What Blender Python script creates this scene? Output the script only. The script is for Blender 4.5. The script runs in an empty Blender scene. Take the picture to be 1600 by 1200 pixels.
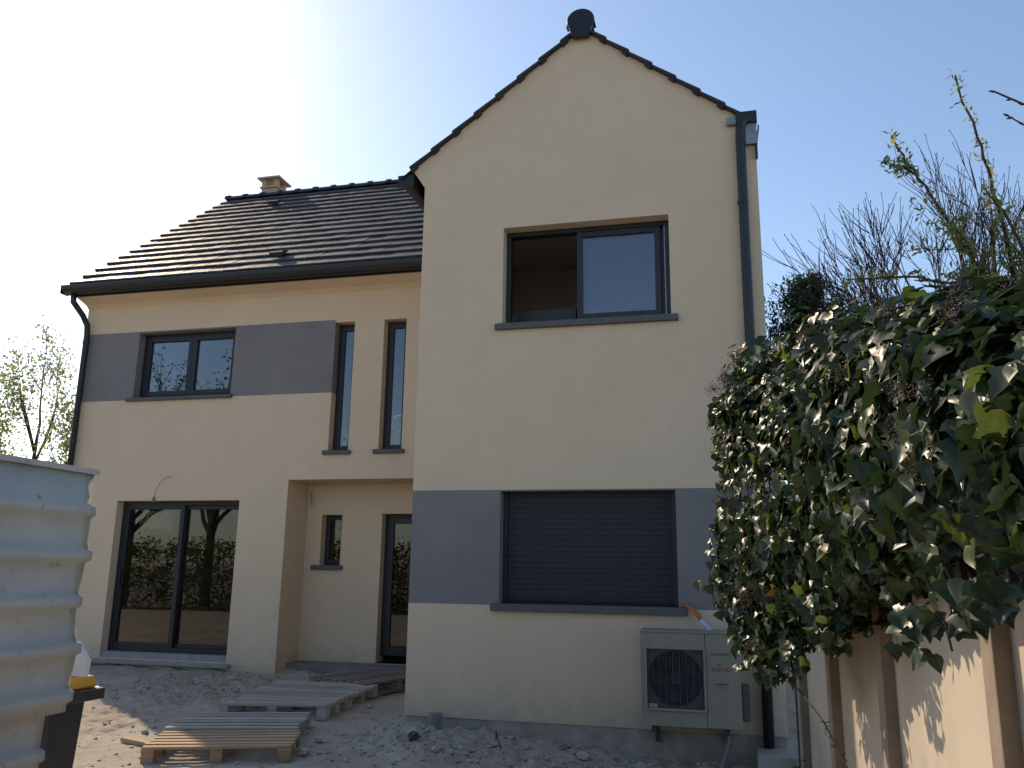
import bpy, math, random
import numpy as np
from math import sin, cos, pi, radians, atan2, hypot, sqrt
from mathutils import Vector, Matrix, noise
S = bpy.context.scene
COL = S.collection
rnd = random.Random(7)

# ------------------------------------------------------------------ camera
YAW, PITCH, ROLL, FPX = -0.241715, 0.219190, 0.01393, 1296.5
CAM = Vector((0, -8.2, 1.55))
fw = Vector((sin(YAW) * cos(PITCH), cos(YAW) * cos(PITCH), sin(PITCH)))
rt = Vector((cos(YAW), -sin(YAW), 0)); up = rt.cross(fw)
r2 = cos(ROLL) * rt + sin(ROLL) * up; u2 = -sin(ROLL) * rt + cos(ROLL) * up
cd = bpy.data.cameras.new('camera'); cam = bpy.data.objects.new('camera', cd); COL.objects.link(cam)
cam.matrix_world = Matrix(((r2.x, u2.x, -fw.x, CAM.x), (r2.y, u2.y, -fw.y, CAM.y), (r2.z, u2.z, -fw.z, CAM.z), (0, 0, 0, 1)))
cd.sensor_width = 36; cd.lens = FPX / 1600 * 36; cd.clip_end = 2000; cd.clip_start = 0.05
S.camera = cam
# ------------------------------------------------------------------ light
SAZ, SEL = radians(-51.3), radians(34.5)            # from +Y, clockwise
W = bpy.data.worlds.new('World'); S.world = W; W.use_nodes = True
nt = W.node_tree; nt.nodes.clear()
sky = nt.nodes.new('ShaderNodeTexSky'); sky.sky_type = 'NISHITA'; sky.sun_disc = False
sky.sun_elevation = SEL; sky.sun_rotation = SAZ
sky.air_density = 1.0; sky.dust_density = 0.6; sky.ozone_density = 1.1
bg = nt.nodes.new('ShaderNodeBackground'); bg.inputs[1].default_value = 0.118
wo = nt.nodes.new('ShaderNodeOutputWorld')
nt.links.new(sky.outputs[0], bg.inputs[0]); nt.links.new(bg.outputs[0], wo.inputs[0])
sd = bpy.data.lights.new('sun', 'SUN'); sd.energy = 2.9; sd.angle = radians(0.6); sd.color = (1.0, 0.80, 0.57)
so = bpy.data.objects.new('sun', sd); COL.objects.link(so)
L = Vector((-sin(SAZ) * cos(SEL), -cos(SAZ) * cos(SEL), -sin(SEL)))
so.rotation_euler = L.to_track_quat('-Z', 'Y').to_euler(); so.location = (-20, 20, 20)
S.view_settings.view_transform = 'Standard'; S.view_settings.look = 'None'
S.view_settings.gamma = 1; S.view_settings.use_curve_mapping = False
S.view_settings.exposure = 0.72

# ------------------------------------------------------------------ materials
def mat(name, col, rough=0.8, metal=0.0, col2=None, scale=8.0, bump=0.0, bscale=60.0, detail=6.0, spec=0.5, mixlo=0.35, mixhi=0.65, stretch=None, coat=0.0, grime=None):
    m = bpy.data.materials.new(name); m.use_nodes = True
    n = m.node_tree.nodes; l = m.node_tree.links; b = n['Principled BSDF']
    b.inputs['Roughness'].default_value = rough; b.inputs['Metallic'].default_value = metal
    b.inputs['Specular IOR Level'].default_value = spec
    b.inputs['Coat Weight'].default_value = coat
    b.inputs['Base Color'].default_value = (*col, 1)
    tc = n.new('ShaderNodeTexCoord'); vec = tc.outputs['Object']
    if stretch:
        mp = n.new('ShaderNodeMapping'); mp.inputs['Scale'].default_value = stretch
        l.new(vec, mp.inputs['Vector']); vec = mp.outputs[0]
    cout = None
    if col2:
        nz = n.new('ShaderNodeTexNoise'); nz.inputs['Scale'].default_value = scale; nz.inputs['Detail'].default_value = detail
        nz.inputs['Roughness'].default_value = 0.62
        l.new(vec, nz.inputs['Vector'])
        mr = n.new('ShaderNodeMapRange'); mr.inputs[1].default_value = mixlo; mr.inputs[2].default_value = mixhi
        l.new(nz.outputs['Fac'], mr.inputs[0])
        mx = n.new('ShaderNodeMix'); mx.data_type = 'RGBA'
        mx.inputs[6].default_value = (*col, 1); mx.inputs[7].default_value = (*col2, 1)
        l.new(mr.outputs[0], mx.inputs[0]); cout = mx.outputs[2]
        l.new(cout, b.inputs['Base Color'])
    if grime:
        gc, gs, lo, hi, amt = grime
        nz = n.new('ShaderNodeTexNoise'); nz.inputs['Scale'].default_value = gs; nz.inputs['Detail'].default_value = 8
        nz.inputs['Roughness'].default_value = 0.7
        l.new(tc.outputs['Object'], nz.inputs['Vector'])
        mr = n.new('ShaderNodeMapRange'); mr.inputs[1].default_value = lo; mr.inputs[2].default_value = hi; mr.inputs[4].default_value = amt
        l.new(nz.outputs['Fac'], mr.inputs[0])
        mx = n.new('ShaderNodeMix'); mx.data_type = 'RGBA'
        if cout: l.new(cout, mx.inputs[6])
        else: mx.inputs[6].default_value = (*col, 1)
        mx.inputs[7].default_value = (*gc, 1)
        l.new(mr.outputs[0], mx.inputs[0]); l.new(mx.outputs[2], b.inputs['Base Color'])
    if bump:
        nb = n.new('ShaderNodeTexNoise'); nb.inputs['Scale'].default_value = bscale; nb.inputs['Detail'].default_value = 5
        l.new(tc.outputs['Object'] if not stretch else vec, nb.inputs['Vector'])
        bp = n.new('ShaderNodeBump'); bp.inputs['Strength'].default_value = bump; bp.inputs['Distance'].default_value = 0.02
        l.new(nb.outputs['Fac'], bp.inputs['Height']); l.new(bp.outputs[0], b.inputs['Normal'])
    return m

def info_random(m, lo, hi):
    """brightness differs from piece to piece"""
    n = m.node_tree.nodes; l = m.node_tree.links; b = n['Principled BSDF']
    oi = n.new('ShaderNodeObjectInfo'); mr = n.new('ShaderNodeMapRange'); mr.inputs[3].default_value = lo; mr.inputs[4].default_value = hi
    l.new(oi.outputs['Random'], mr.inputs[0])
    hs = n.new('ShaderNodeHueSaturation'); l.new(mr.outputs[0], hs.inputs['Value'])
    src = b.inputs['Base Color'].links[0].from_socket if b.inputs['Base Color'].links else None
    if src: l.new(src, hs.inputs['Color'])
    else: hs.inputs['Color'].default_value = b.inputs['Base Color'].default_value
    l.new(hs.outputs[0], b.inputs['Base Color'])
    return m

STUCCO = mat('beige_render', (.75, .60, .435), .93, col2=(.70, .555, .40), scale=1.3, bump=.6, bscale=130, mixlo=.3, mixhi=.7, spec=.25, grime=((.64, .50, .345), 3.2, .52, .75, .30))
def splash(m, col, h0, h1):
    n = m.node_tree.nodes; l = m.node_tree.links; b = n['Principled BSDF']; src = b.inputs['Base Color'].links[0].from_socket
    tc = n.new('ShaderNodeTexCoord'); sp = n.new('ShaderNodeSeparateXYZ'); l.new(tc.outputs['Object'], sp.inputs[0])
    nz = n.new('ShaderNodeTexNoise'); nz.inputs['Scale'].default_value = 7; nz.inputs['Detail'].default_value = 8; l.new(tc.outputs['Object'], nz.inputs['Vector'])
    ad = n.new('ShaderNodeMath'); ad.operation = 'MULTIPLY_ADD'; ad.inputs[1].default_value = -.7; l.new(nz.outputs['Fac'], ad.inputs[0]); l.new(sp.outputs[2], ad.inputs[2])
    mr = n.new('ShaderNodeMapRange'); mr.inputs[1].default_value = h0 - .35; mr.inputs[2].default_value = h1 - .35; mr.inputs[3].default_value = .75; mr.inputs[4].default_value = 0
    l.new(ad.outputs[0], mr.inputs[0])
    mp = n.new('ShaderNodeMapping'); mp.inputs['Scale'].default_value = (9, 9, .5); l.new(tc.outputs['Object'], mp.inputs['Vector'])
    n2 = n.new('ShaderNodeTexNoise'); n2.inputs['Scale'].default_value = 1; n2.inputs['Detail'].default_value = 6; l.new(mp.outputs[0], n2.inputs['Vector'])
    m2 = n.new('ShaderNodeMapRange'); m2.inputs[1].default_value = .55; m2.inputs[2].default_value = .8; m2.inputs[4].default_value = .09; l.new(n2.outputs['Fac'], m2.inputs[0])
    mxx = n.new('ShaderNodeMath'); mxx.operation = 'MAXIMUM'; l.new(mr.outputs[0], mxx.inputs[0]); l.new(m2.outputs[0], mxx.inputs[1])
    mx = n.new('ShaderNodeMix'); mx.data_type = 'RGBA'; l.new(mxx.outputs[0], mx.inputs[0]); l.new(src, mx.inputs[6]); mx.inputs[7].default_value = (*col, 1)
    l.new(mx.outputs[2], b.inputs['Base Color'])
splash(STUCCO, (.50, .41, .31), .02, .42)
GREYR = mat('grey_render', (.235, .225, .228), .9, col2=(.205, .197, .20), scale=1.6, bump=.35, bscale=170, spec=.3)
PLINTH = mat('raw_concrete_plinth', (.42, .37, .31), .95, col2=(.28, .25, .21), scale=4, bump=.6, bscale=40)
ANTH = mat('anthracite_aluminium', (.012, .013, .019), .45, col2=(.016, .018, .025), scale=20, spec=.5)
ANTHM = mat('anthracite_slat', (.010, .012, .018), .55, col2=(.014, .016, .024), scale=9)
SILL = mat('grey_sill', (.115, .112, .118), .75, col2=(.09, .088, .094), scale=15, bump=.2)
STONE = mat('light_threshold', (.34, .32, .31), .85, col2=(.26, .25, .24), scale=9, bump=.25)
TILE = info_random(mat('slate_tile', (.046, .043, .047), .58, col2=(.033, .031, .034), scale=7, bump=.3, bscale=90, spec=.32), .78, 1.3)
GUT = mat('black_gutter', (.009, .009, .012), .38, col2=(.013, .013, .017), scale=6)
DPIPE = mat('downpipe_blue_black', (.009, .012, .019), .45, col2=(.013, .017, .025), scale=5)
ZINC = mat('zinc', (.30, .32, .34), .4, .7, col2=(.2, .21, .23), scale=14, bump=.2)
CHIM = mat('chimney_stone', (.52, .40, .29), .9, col2=(.42, .32, .24), scale=9, bump=.4, bscale=60)
ROOMW = mat('plasterboard', (.74, .68, .60), .95, col2=(.66, .60, .53), scale=1.5)
ROOMF = mat('raw_screed', (.22, .20, .18), .95, col2=(.15, .14, .13), scale=4)
ACW = mat('unit_casing', (.30, .275, .225), .5, col2=(.26, .238, .195), scale=5, spec=.3, grime=((.22, .2, .17), 7, .56, .8, .4))
ACD = mat('unit_dark', (.02, .022, .028), .5)
ACG = mat('grille_wire', (.10, .10, .115), .45)
ACF = mat('unit_fin', (.09, .09, .085), .6)
ORANGE = mat('orange_duct', (.55, .13, .035), .5, col2=(.42, .10, .03), scale=20)
BLUEW = mat('pale_insulation', (.50, .55, .62), .6, col2=(.4, .44, .5), scale=12)
PVC = mat('grey_pvc', (.17, .17, .175), .5, col2=(.22, .21, .2), scale=12)
INKD = mat('dark_print', (.03, .03, .035), .6)
INKR = mat('red_print', (.28, .02, .02), .6)
WOODL = mat('fresh_pallet_wood', (.47, .32, .185), .85, col2=(.30, .20, .12), scale=3, stretch=(1.0, 14, 14), bump=.35, bscale=5, mixlo=.3, mixhi=.75, grime=((.16, .12, .09), 6, .55, .8, .5))
WOODG = mat('weathered_pallet_wood', (.46, .40, .345), .9, col2=(.32, .28, .24), scale=3, stretch=(1.0, 14, 14), bump=.35, bscale=5, mixlo=.3, mixhi=.75, grime=((.12, .10, .085), 6, .55, .8, .5))
WOODD = mat('dark_pallet_wood', (.27, .225, .19), .9, col2=(.17, .14, .12), scale=3, stretch=(1.0, 14, 14), bump=.35, bscale=5)
for w_ in (WOODL, WOODG, WOODD): info_random(w_, .75, 1.2)
BARK = mat('grey_bark', (.075, .058, .050), .95, col2=(.045, .035, .030), scale=14, bump=.5, bscale=60)
BARKD = mat('brown_twig', (.060, .038, .030), .9)
BINM = mat('bin_charcoal_plastic', (.022, .023, .026), .45, col2=(.035, .035, .037), scale=10, bump=.15, bscale=200)
YEL = mat('yellow_lid_plastic', (.74, .42, .035), .45, col2=(.60, .32, .03), scale=5)
WHITE = mat('white_sheet_plastic', (.72, .70, .68), .5)
CARD = mat('brown_cardboard', (.30, .18, .10), .85, col2=(.22, .13, .075), scale=5)
SACK = mat('white_plaster_sack', (.62, .61, .58), .8, col2=(.4, .39, .37), scale=9, bump=.5, bscale=14)
STONEM = mat('chalk_stone', (.47, .42, .35), .95, col2=(.31, .27, .22), scale=12, bump=.6, bscale=40)
STONED = mat('dark_clod', (.10, .088, .078), .98, col2=(.055, .05, .045), scale=20, bump=.8, bscale=50)
BERRY = mat('ivy_berry', (.034, .014, .016), .7, col2=(.06, .026, .022), scale=60)
WIREW = mat('grey_cable', (.30, .28, .26), .6)
FENCEP = mat('cement_panel', (.52, .45, .355), .93, col2=(.42, .365, .285), scale=1.6, bump=.22, bscale=300, grime=((.20, .19, .12), 1.3, .53, .78, .65))
POSTM = mat('cement_post', (.30, .24, .185), .95, col2=(.20, .16, .125), scale=4, bump=.25, bscale=240)
SHEET = mat('galvanised_painted_sheet', (.50, .505, .465), .62, col2=(.39, .41, .395), scale=2.2, spec=.3, bump=.08, bscale=20, grime=((.22, .18, .13), 16, .60, .70, .8))
GATE = mat('dark_gate_steel', (.05, .052, .055), .5, .3)

def leafmat(name, col, col2, rough=.33, trans=.35, spec=.5, scale=9):
    m = mat(name, col, rough, col2=col2, scale=scale, spec=spec)
    n = m.node_tree.nodes; l = m.node_tree.links; b = n['Principled BSDF']
    tr = n.new('ShaderNodeBsdfTranslucent'); mx = n.new('ShaderNodeMixShader'); mx.inputs[0].default_value = trans
    src = b.inputs['Base Color'].links[0].from_socket
    hs = n.new('ShaderNodeHueSaturation'); hs.inputs['Value'].default_value = 2.0; hs.inputs['Hue'].default_value = .485; hs.inputs['Saturation'].default_value = 1.1
    l.new(src, hs.inputs['Color']); l.new(hs.outputs[0], tr.inputs[0])
    out = n['Material Output']; l.new(b.outputs[0], mx.inputs[1]); l.new(tr.outputs[0], mx.inputs[2]); l.new(mx.outputs[0], out.inputs[0])
    return m
IVY1 = leafmat('ivy_leaf_dark', (.018, .033, .016), (.030, .050, .020), .36, .2, .30)
IVY2 = leafmat('ivy_leaf_light', (.050, .080, .024), (.085, .115, .032), .36, .36, .4)
IVYW = leafmat('ivy_leaf_dry', (.11, .062, .03), (.06, .035, .02), .6, .2, .3)
SPRING = leafmat('spring_leaf', (.20, .215, .075), (.13, .16, .05), .5, .45, .3)
CONIF = leafmat('conifer_spray', (.032, .055, .028), (.055, .08, .035), .6, .2, .3)
TREEL = leafmat('garden_tree_leaf', (.075, .105, .035), (.045, .07, .025), .5, .35, .3)

def glassmat(name, tint, refl, base=.03):
    m = bpy.data.materials.new(name); m.use_nodes = True; n = m.node_tree.nodes; l = m.node_tree.links; n.clear()
    o = n.new('ShaderNodeOutputMaterial'); t = n.new('ShaderNodeBsdfTransparent'); t.inputs[0].default_value = (*tint, 1)
    g = n.new('ShaderNodeBsdfGlossy'); g.inputs['Roughness'].default_value = .012; g.inputs[0].default_value = (.93, .96, 1, 1)
    f = n.new('ShaderNodeFresnel'); f.inputs[0].default_value = 1.52
    mm = n.new('ShaderNodeMath'); mm.operation = 'MULTIPLY_ADD'; mm.use_clamp = True; mm.inputs[1].default_value = refl; mm.inputs[2].default_value = base
    l.new(f.outputs[0], mm.inputs[0])
    nz = n.new('ShaderNodeTexNoise'); nz.inputs['Scale'].default_value = 1.6; tc = n.new('ShaderNodeTexCoord'); l.new(tc.outputs['Object'], nz.inputs['Vector'])
    bp = n.new('ShaderNodeBump'); bp.inputs['Strength'].default_value = .03; l.new(nz.outputs['Fac'], bp.inputs['Height']); l.new(bp.outputs[0], g.inputs['Normal'])
    mx = n.new('ShaderNodeMixShader'); l.new(mm.outputs[0], mx.inputs[0]); l.new(t.outputs[0], mx.inputs[1]); l.new(g.outputs[0], mx.inputs[2]); l.new(mx.outputs[0], o.inputs[0])
    return m
GLASS = glassmat('window_glass', (.62, .64, .66), 1.6, .055)
GLASSD = glassmat('door_glass', (.60, .58, .55), .95, .015)

# ------------------------------------------------------------------ mesh helpers
class MB:
    def __init__(s): s.v = []; s.f = []; s.m = []
    def quad(s, a, b, c, d, mi=0):
        i = len(s.v); s.v += [tuple(a), tuple(b), tuple(c), tuple(d)]; s.f.append((i, i + 1, i + 2, i + 3)); s.m.append(mi)
    def box(s, x0, x1, y0, y1, z0, z1, mi=0, M=None):
        i = len(s.v)
        P = [(x0, y0, z0), (x1, y0, z0), (x1, y1, z0), (x0, y1, z0), (x0, y0, z1), (x1, y0, z1), (x1, y1, z1), (x0, y1, z1)]
        if M is not None: P = [tuple(M @ Vector(p)) for p in P]
        s.v += P
        for q in ((0, 3, 2, 1), (4, 5, 6, 7), (0, 1, 5, 4), (1, 2, 6, 5), (2, 3, 7, 6), (3, 0, 4, 7)):
            s.f.append(tuple(i + k for k in q)); s.m.append(mi)
        return s
    def prism(s, poly, a, b, mi=0):
        """poly: 3D points (ccw seen from -ext); a,b: offset vectors of the two ends"""
        n = len(poly); i = len(s.v)
        s.v += [tuple(Vector(p) + Vector(a)) for p in poly] + [tuple(Vector(p) + Vector(b)) for p in poly]
        s.f.append(tuple(i + k for k in range(n))); s.m.append(mi)
        s.f.append(tuple(i + n + k for k in reversed(range(n)))); s.m.append(mi)
        for k in range(n):
            k2 = (k + 1) % n; s.f.append((i + k, i + n + k, i + n + k2, i + k2)); s.m.append(mi)
        return s
    def tube(s, pts, rad, n=6, mi=0, cap=True):
        pts = [Vector(p) for p in pts]
        if not hasattr(rad, '__len__'): rad = [rad] * len(pts)
        i0 = len(s.v); ref = None
        for k, p in enumerate(pts):
            d = (pts[min(k + 1, len(pts) - 1)] - pts[max(k - 1, 0)])
            if d.length < 1e-9: d = Vector((0, 0, 1))
            d.normalize()
            if ref is None: ref = Vector((1, 0, 0)) if abs(d.x) < .8 else Vector((0, 1, 0))
            a = d.cross(ref).normalized(); b = d.cross(a); ref = -b if False else ref
            for j in range(n):
                t = 2 * pi * j / n; s.v.append(tuple(p + rad[k] * (cos(t) * a + sin(t) * b)))
        for k in range(len(pts) - 1):
            for j in range(n):
                j2 = (j + 1) % n; s.f.append((i0 + k * n + j, i0 + k * n + j2, i0 + (k + 1) * n + j2, i0 + (k + 1) * n + j)); s.m.append(mi)
        if cap:
            s.f.append(tuple(i0 + j for j in reversed(range(n)))); s.m.append(mi)
            e = i0 + (len(pts) - 1) * n; s.f.append(tuple(e + j for j in range(n))); s.m.append(mi)
        return s
    def mesh(s, name, mats, smooth=False):
        me = bpy.data.meshes.new(name); me.from_pydata(s.v, [], s.f)
        for m in (mats if isinstance(mats, (list, tuple)) else [mats]): me.materials.append(m)
        if any(s.m): me.polygons.foreach_set('material_index', s.m)
        if smooth: me.polygons.foreach_set('use_smooth', [True] * len(me.polygons))
        me.update(); return me
    def build(s, name, mats, parent=None, smooth=False, **kw):
        return link(name, s.mesh(name, mats, smooth), parent, **kw)

def link(name, me, parent=None, label=None, cat=None, group=None, kind=None, bevel=0, loc=None, rot=None, scale=None):
    o = bpy.data.objects.new(name, me); COL.objects.link(o)
    if parent: o.parent = parent
    if label: o['label'] = label
    if cat: o['category'] = cat
    if group: o['group'] = group
    if kind: o['kind'] = kind
    if loc is not None: o.location = loc
    if rot is not None: o.rotation_euler = rot
    if scale is not None: o.scale = scale
    if bevel:
        b = o.modifiers.new('bevel', 'BEVEL'); b.width = bevel; b.segments = 2; b.limit_method = 'ANGLE'
    return o
def thing(name, label, cat, loc=(0, 0, 0), group=None, rz=0):
    o = link(name, None, None, label, cat, group, loc=loc); o.rotation_euler = (0, 0, rz); return o
def rawmesh(name, V, F, mats, mi=None, smooth=False):
    me = bpy.data.meshes.new(name)
    V = np.asarray(V, np.float32); F = np.asarray(F, np.int32)
    k = F.shape[1]
    me.vertices.add(len(V)); me.vertices.foreach_set('co', V.ravel())
    me.loops.add(F.size); me.loops.foreach_set('vertex_index', F.ravel())
    me.polygons.add(len(F)); me.polygons.foreach_set('loop_start', np.arange(0, F.size, k, dtype=np.int32))
    me.polygons.foreach_set('loop_total', np.full(len(F), k, np.int32))
    for m in (mats if isinstance(mats, (list, tuple)) else [mats]): me.materials.append(m)
    if mi is not None: me.polygons.foreach_set('material_index', np.asarray(mi, np.int32))
    if smooth: me.polygons.foreach_set('use_smooth', np.ones(len(F), bool))
    me.update(calc_edges=True); me.validate(); return me
def sstep(a, b, x):
    t = min(1, max(0, (x - a) / (b - a))); return t * t * (3 - 2 * t)

# ------------------------------------------------------------------ ground
def gh(x, y):
    base = .045 - .19 * sstep(-3.0, -.6, x) * sstep(-3.2, -.4, y)
    base += .05 * sstep(2.2, 3.0, y) * sstep(-5, -6.2, x)
    d = max(0, hypot(x + 3, y + 2) - 14)
    near = 1 / (1 + d * .3)
    p = Vector((x, y, 0))
    n1 = noise.noise(p * .7) * .03
    n2 = noise.noise(p * 3.1 + Vector((4, 1, 0))) * .030 + noise.noise(p * 1.7 + Vector((1, 8, 0))) * .025
    rid = (1 - abs(noise.noise(p * 6.3 + Vector((9, 3, 0))))) ** 3 * .02
    n3 = noise.noise(p * 13.) * .018 + noise.noise(p * 24.) * .010
    # churned rubble band in front of the wing and between body and pallets
    rub = sstep(-3.6, -2.8, x) * sstep(-1.6, -.9, y) * (1 - sstep(-.1, .3, y)) + sstep(-7.6, -6.6, x) * (1 - sstep(-4.9, -4.3, x)) * sstep(-.1, .5, y) * (1 - sstep(2.3, 2.8, y))
    rub = min(1, rub)
    n4 = (noise.noise(p * 8.7 + Vector((2, 7, 0))) * .055 + abs(noise.noise(p * 19)) * .045) * rub
    lump = .05 * math.exp(-((x + 2.75) ** 2 + (y + .55) ** 2) / .05) + .06 * math.exp(-((x + 1.5) ** 2 + (y + .35) ** 2) / .12)
    tr = 1 - .7 * sstep(-5.5, -5.1, x) * (1 - sstep(-3.5, -3.2, x)) * sstep(-2.6, -2.2, y) * (1 - sstep(2.6, 3.0, y))   # trodden path
    return base + (n1 + n2 + rid + n3 + n4) * near * tr + lump
xs = np.concatenate([[-600, -300, -120, -60, -35, -22, -16, -13], np.arange(-11.5, -6.2, .07), np.arange(-6.2, 1.2, .036), [1.5, 2, 3, 5, 9, 16, 30, 60, 140, 300, 600]])
ys = np.concatenate([[-600, -300, -120, -60, -30, -18, -12, -9, -7, -6, -5], np.arange(-4.4, -2.4, .06), np.arange(-2.4, 4.0, .036), [4.3, 5, 7, 10, 14, 22, 40, 90, 200, 400, 800]])
V = [(x, y, gh(x, y)) for y in ys for x in xs]
nx, ny = len(xs), len(ys)
idx = np.arange(nx * ny).reshape(ny, nx)
F = np.stack([idx[:-1, :-1].ravel(), idx[:-1, 1:].ravel(), idx[1:, 1:].ravel(), idx[1:, :-1].ravel()], 1)
def groundmat():
    m = mat('bare_chalky_soil', (.43, .365, .285), .97, col2=(.31, .26, .20), scale=1.8, bump=.45, bscale=42, spec=.15)
    n = m.node_tree.nodes; l = m.node_tree.links; b = n['Principled BSDF']
    src = b.inputs['Base Color'].links[0].from_socket
    tc = n.new('ShaderNodeTexCoord')
    v = n.new('ShaderNodeTexVoronoi'); v.inputs['Scale'].default_value = 26; l.new(tc.outputs['Object'], v.inputs['Vector'])
    nz = n.new('ShaderNodeTexNoise'); nz.inputs['Scale'].default_value = 2.4; nz.inputs['Detail'].default_value = 8; l.new(tc.outputs['Object'], nz.inputs['Vector'])
    mr = n.new('ShaderNodeMapRange'); mr.inputs[1].default_value = .10; mr.inputs[2].default_value = .24; mr.inputs[3].default_value = 1; mr.inputs[4].default_value = 0; l.new(v.outputs['Distance'], mr.inputs[0])
    mr2 = n.new('ShaderNodeMapRange'); mr2.inputs[1].default_value = .46; mr2.inputs[2].default_value = .62; mr2.inputs[4].default_value = .9; l.new(nz.outputs['Fac'], mr2.inputs[0])
    mu = n.new('ShaderNodeMath'); mu.operation = 'MULTIPLY'; l.new(mr.outputs[0], mu.inputs[0]); l.new(mr2.outputs[0], mu.inputs[1])
    mx = n.new('ShaderNodeMix'); mx.data_type = 'RGBA'; l.new(mu.outputs[0], mx.inputs[0]); l.new(src, mx.inputs[6]); mx.inputs[7].default_value = (.50, .44, .365, 1)
    nz3 = n.new('ShaderNodeTexNoise'); nz3.inputs['Scale'].default_value = .9; nz3.inputs['Detail'].default_value = 6; l.new(tc.outputs['Object'], nz3.inputs['Vector'])
    mr3 = n.new('ShaderNodeMapRange'); mr3.inputs[1].default_value = .48; mr3.inputs[2].default_value = .62; mr3.inputs[4].default_value = .7; l.new(nz3.outputs['Fac'], mr3.inputs[0])
    mx3 = n.new('ShaderNodeMix'); mx3.data_type = 'RGBA'; l.new(mr3.outputs[0], mx3.inputs[0]); l.new(mx.outputs[2], mx3.inputs[6]); mx3.inputs[7].default_value = (.44, .38, .305, 1)
    l.new(mx3.outputs[2], b.inputs['Base Color'])
    return m
GROUND = groundmat()
link('ground', rawmesh('ground', V, F, GROUND, smooth=True), kind='structure')

# ------------------------------------------------------------------ house
WX0, WX1 = -3.07, .54
BX0, BY, BACK = -9.88, 2.8, 10.2
RY = 3.45
house = thing('house', 'newly rendered beige two-storey house with grey bands, dark windows and a steep gable wing', 'house', (0, 0, 0))
T = .30
def wallpanel(mb, x0, x1, z0, z1, y, holes, mf, th=T, cuts=()):
    X = sorted({x0, x1, *[v for h in holes for v in h[:2]]} | {c[1] for c in cuts if c[0] == 'x'})
    Z = sorted({z0, z1, *[v for h in holes for v in h[2:4]]} | {c[1] for c in cuts if c[0] == 'z'})
    inh = lambda x, z: any(h[0] < x < h[1] and h[2] < z < h[3] for h in holes)
    for a, b in zip(X, X[1:]):
        for c, d in zip(Z, Z[1:]):
            xc, zc = (a + b) / 2, (c + d) / 2
            if inh(xc, zc):
                continue
            mi = mf(xc, zc)
            mb.quad((a, y, c), (b, y, c), (b, y, d), (a, y, d), mi)
            mb.quad((b, y + th, c), (a, y + th, c), (a, y + th, d), (b, y + th, d), 2)
            if a == x0 or inh(a - 1e-4, zc): mb.quad((a, y + th, c), (a, y, c), (a, y, d), (a, y + th, d), mi)
            if b == x1 or inh(b + 1e-4, zc): mb.quad((b, y, c), (b, y + th, c), (b, y + th, d), (b, y, d), mi)
            if c == z0 or inh(xc, c - 1e-4): mb.quad((a, y + th, c), (b, y + th, c), (b, y, c), (a, y, c), mi)
            if d == z1 or inh(xc, d + 1e-4): mb.quad((a, y, d), (b, y, d), (b, y + th, d), (a, y + th, d), mi)
WM = [STUCCO, GREYR, ROOMW]
# wing gable wall
hU = (-2.14, -.37, 4.06, 5.18); hS = (-2.125, -.38, 1.21, 2.32)
mb = MB()
wallpanel(mb, WX0, WX1, .13, 5.75, 0, [hU, hS], lambda x, z: 1 if 1.2 < z < 2.333 else 0, cuts=(('z', 1.20), ('z', 2.333)))
AX, AZ, SL = -1.27, 7.50, .782
def gz(x): return AZ - abs(x - AX) * SL
mb.prism([(WX0, 0, 5.75), (WX1, 0, 5.75), (WX1, 0, gz(WX1)), (AX, 0, AZ), (-3.22, 0, gz(-3.22))], (0, 0, 0), (0, T, 0), 0)
mb.build('wall', WM, house, label='beige gable wall of the wing with a grey band round the shutter')
MB().box(WX0 + .012, WX1 - .012, .012, T, -.7, .13).build('plinth', PLINTH, house)
# wing side walls
MB().box(WX0, WX0 + T, T, RY, -.7, 5.72).build('wall', STUCCO, house)
MB().box(WX1 - T, WX1, T, BACK, -.7, 5.72).build('wall', STUCCO, house)
# body front wall
hUL = (-8.85, -7.13, 4.06, 5.15); hN1 = (-5.455, -5.14, 3.17, 5.13); hN2 = (-4.67, -4.32, 3.17, 5.13)
hSD = (-8.91, -6.82, .20, 2.485); hR = (-6.05, WX0, -.02, 2.775)
mb = MB()
def mfB(x, z): return 1 if (4.055 < z < 5.172 and x < -5.455) else 0
wallpanel(mb, BX0, WX0, .03, 5.74, BY, [hUL, hN1, hN2, hSD, (-6.05, WX0, .03, 2.775)], mfB, cuts=(('z', 4.055), ('z', 5.172), ('x', -5.455)))
mb.build('wall', WM, house, label='beige front wall with the grey band and tall narrow windows')
MB().box(BX0 + .012, -6.06, BY + .012, BY + T, -.7, .03).build('plinth', PLINTH, house)
# porch recess
mb = MB()
hRW = (-5.80, -5.47, 1.55, 2.31); hRD = (-4.83, -3.95, .21, 2.325)
wallpanel(mb, -6.05, WX0, .03, 2.775, RY, [hRW, hRD], lambda x, z: 0)
mb.build('wall', WM, house, label='beige back wall of the porch recess')
MB().box(-6.35, -6.0501, BY + T, RY + T, -.1, 2.80).build('wall', STUCCO, house, label='side wall of the porch recess')
MB().box(-6.05, WX0, BY + T, RY + T, 2.777, 3.0).build('porch_ceiling', STUCCO, house)
MB().box(-5.05, WX0, 2.62, RY - .002, -.1, .08).build('porch_slab', STONE, house, bevel=.01)
MB().box(-6.05, WX0, RY + .012, RY + T, -.7, .03).build('plinth', PLINTH, house)
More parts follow.
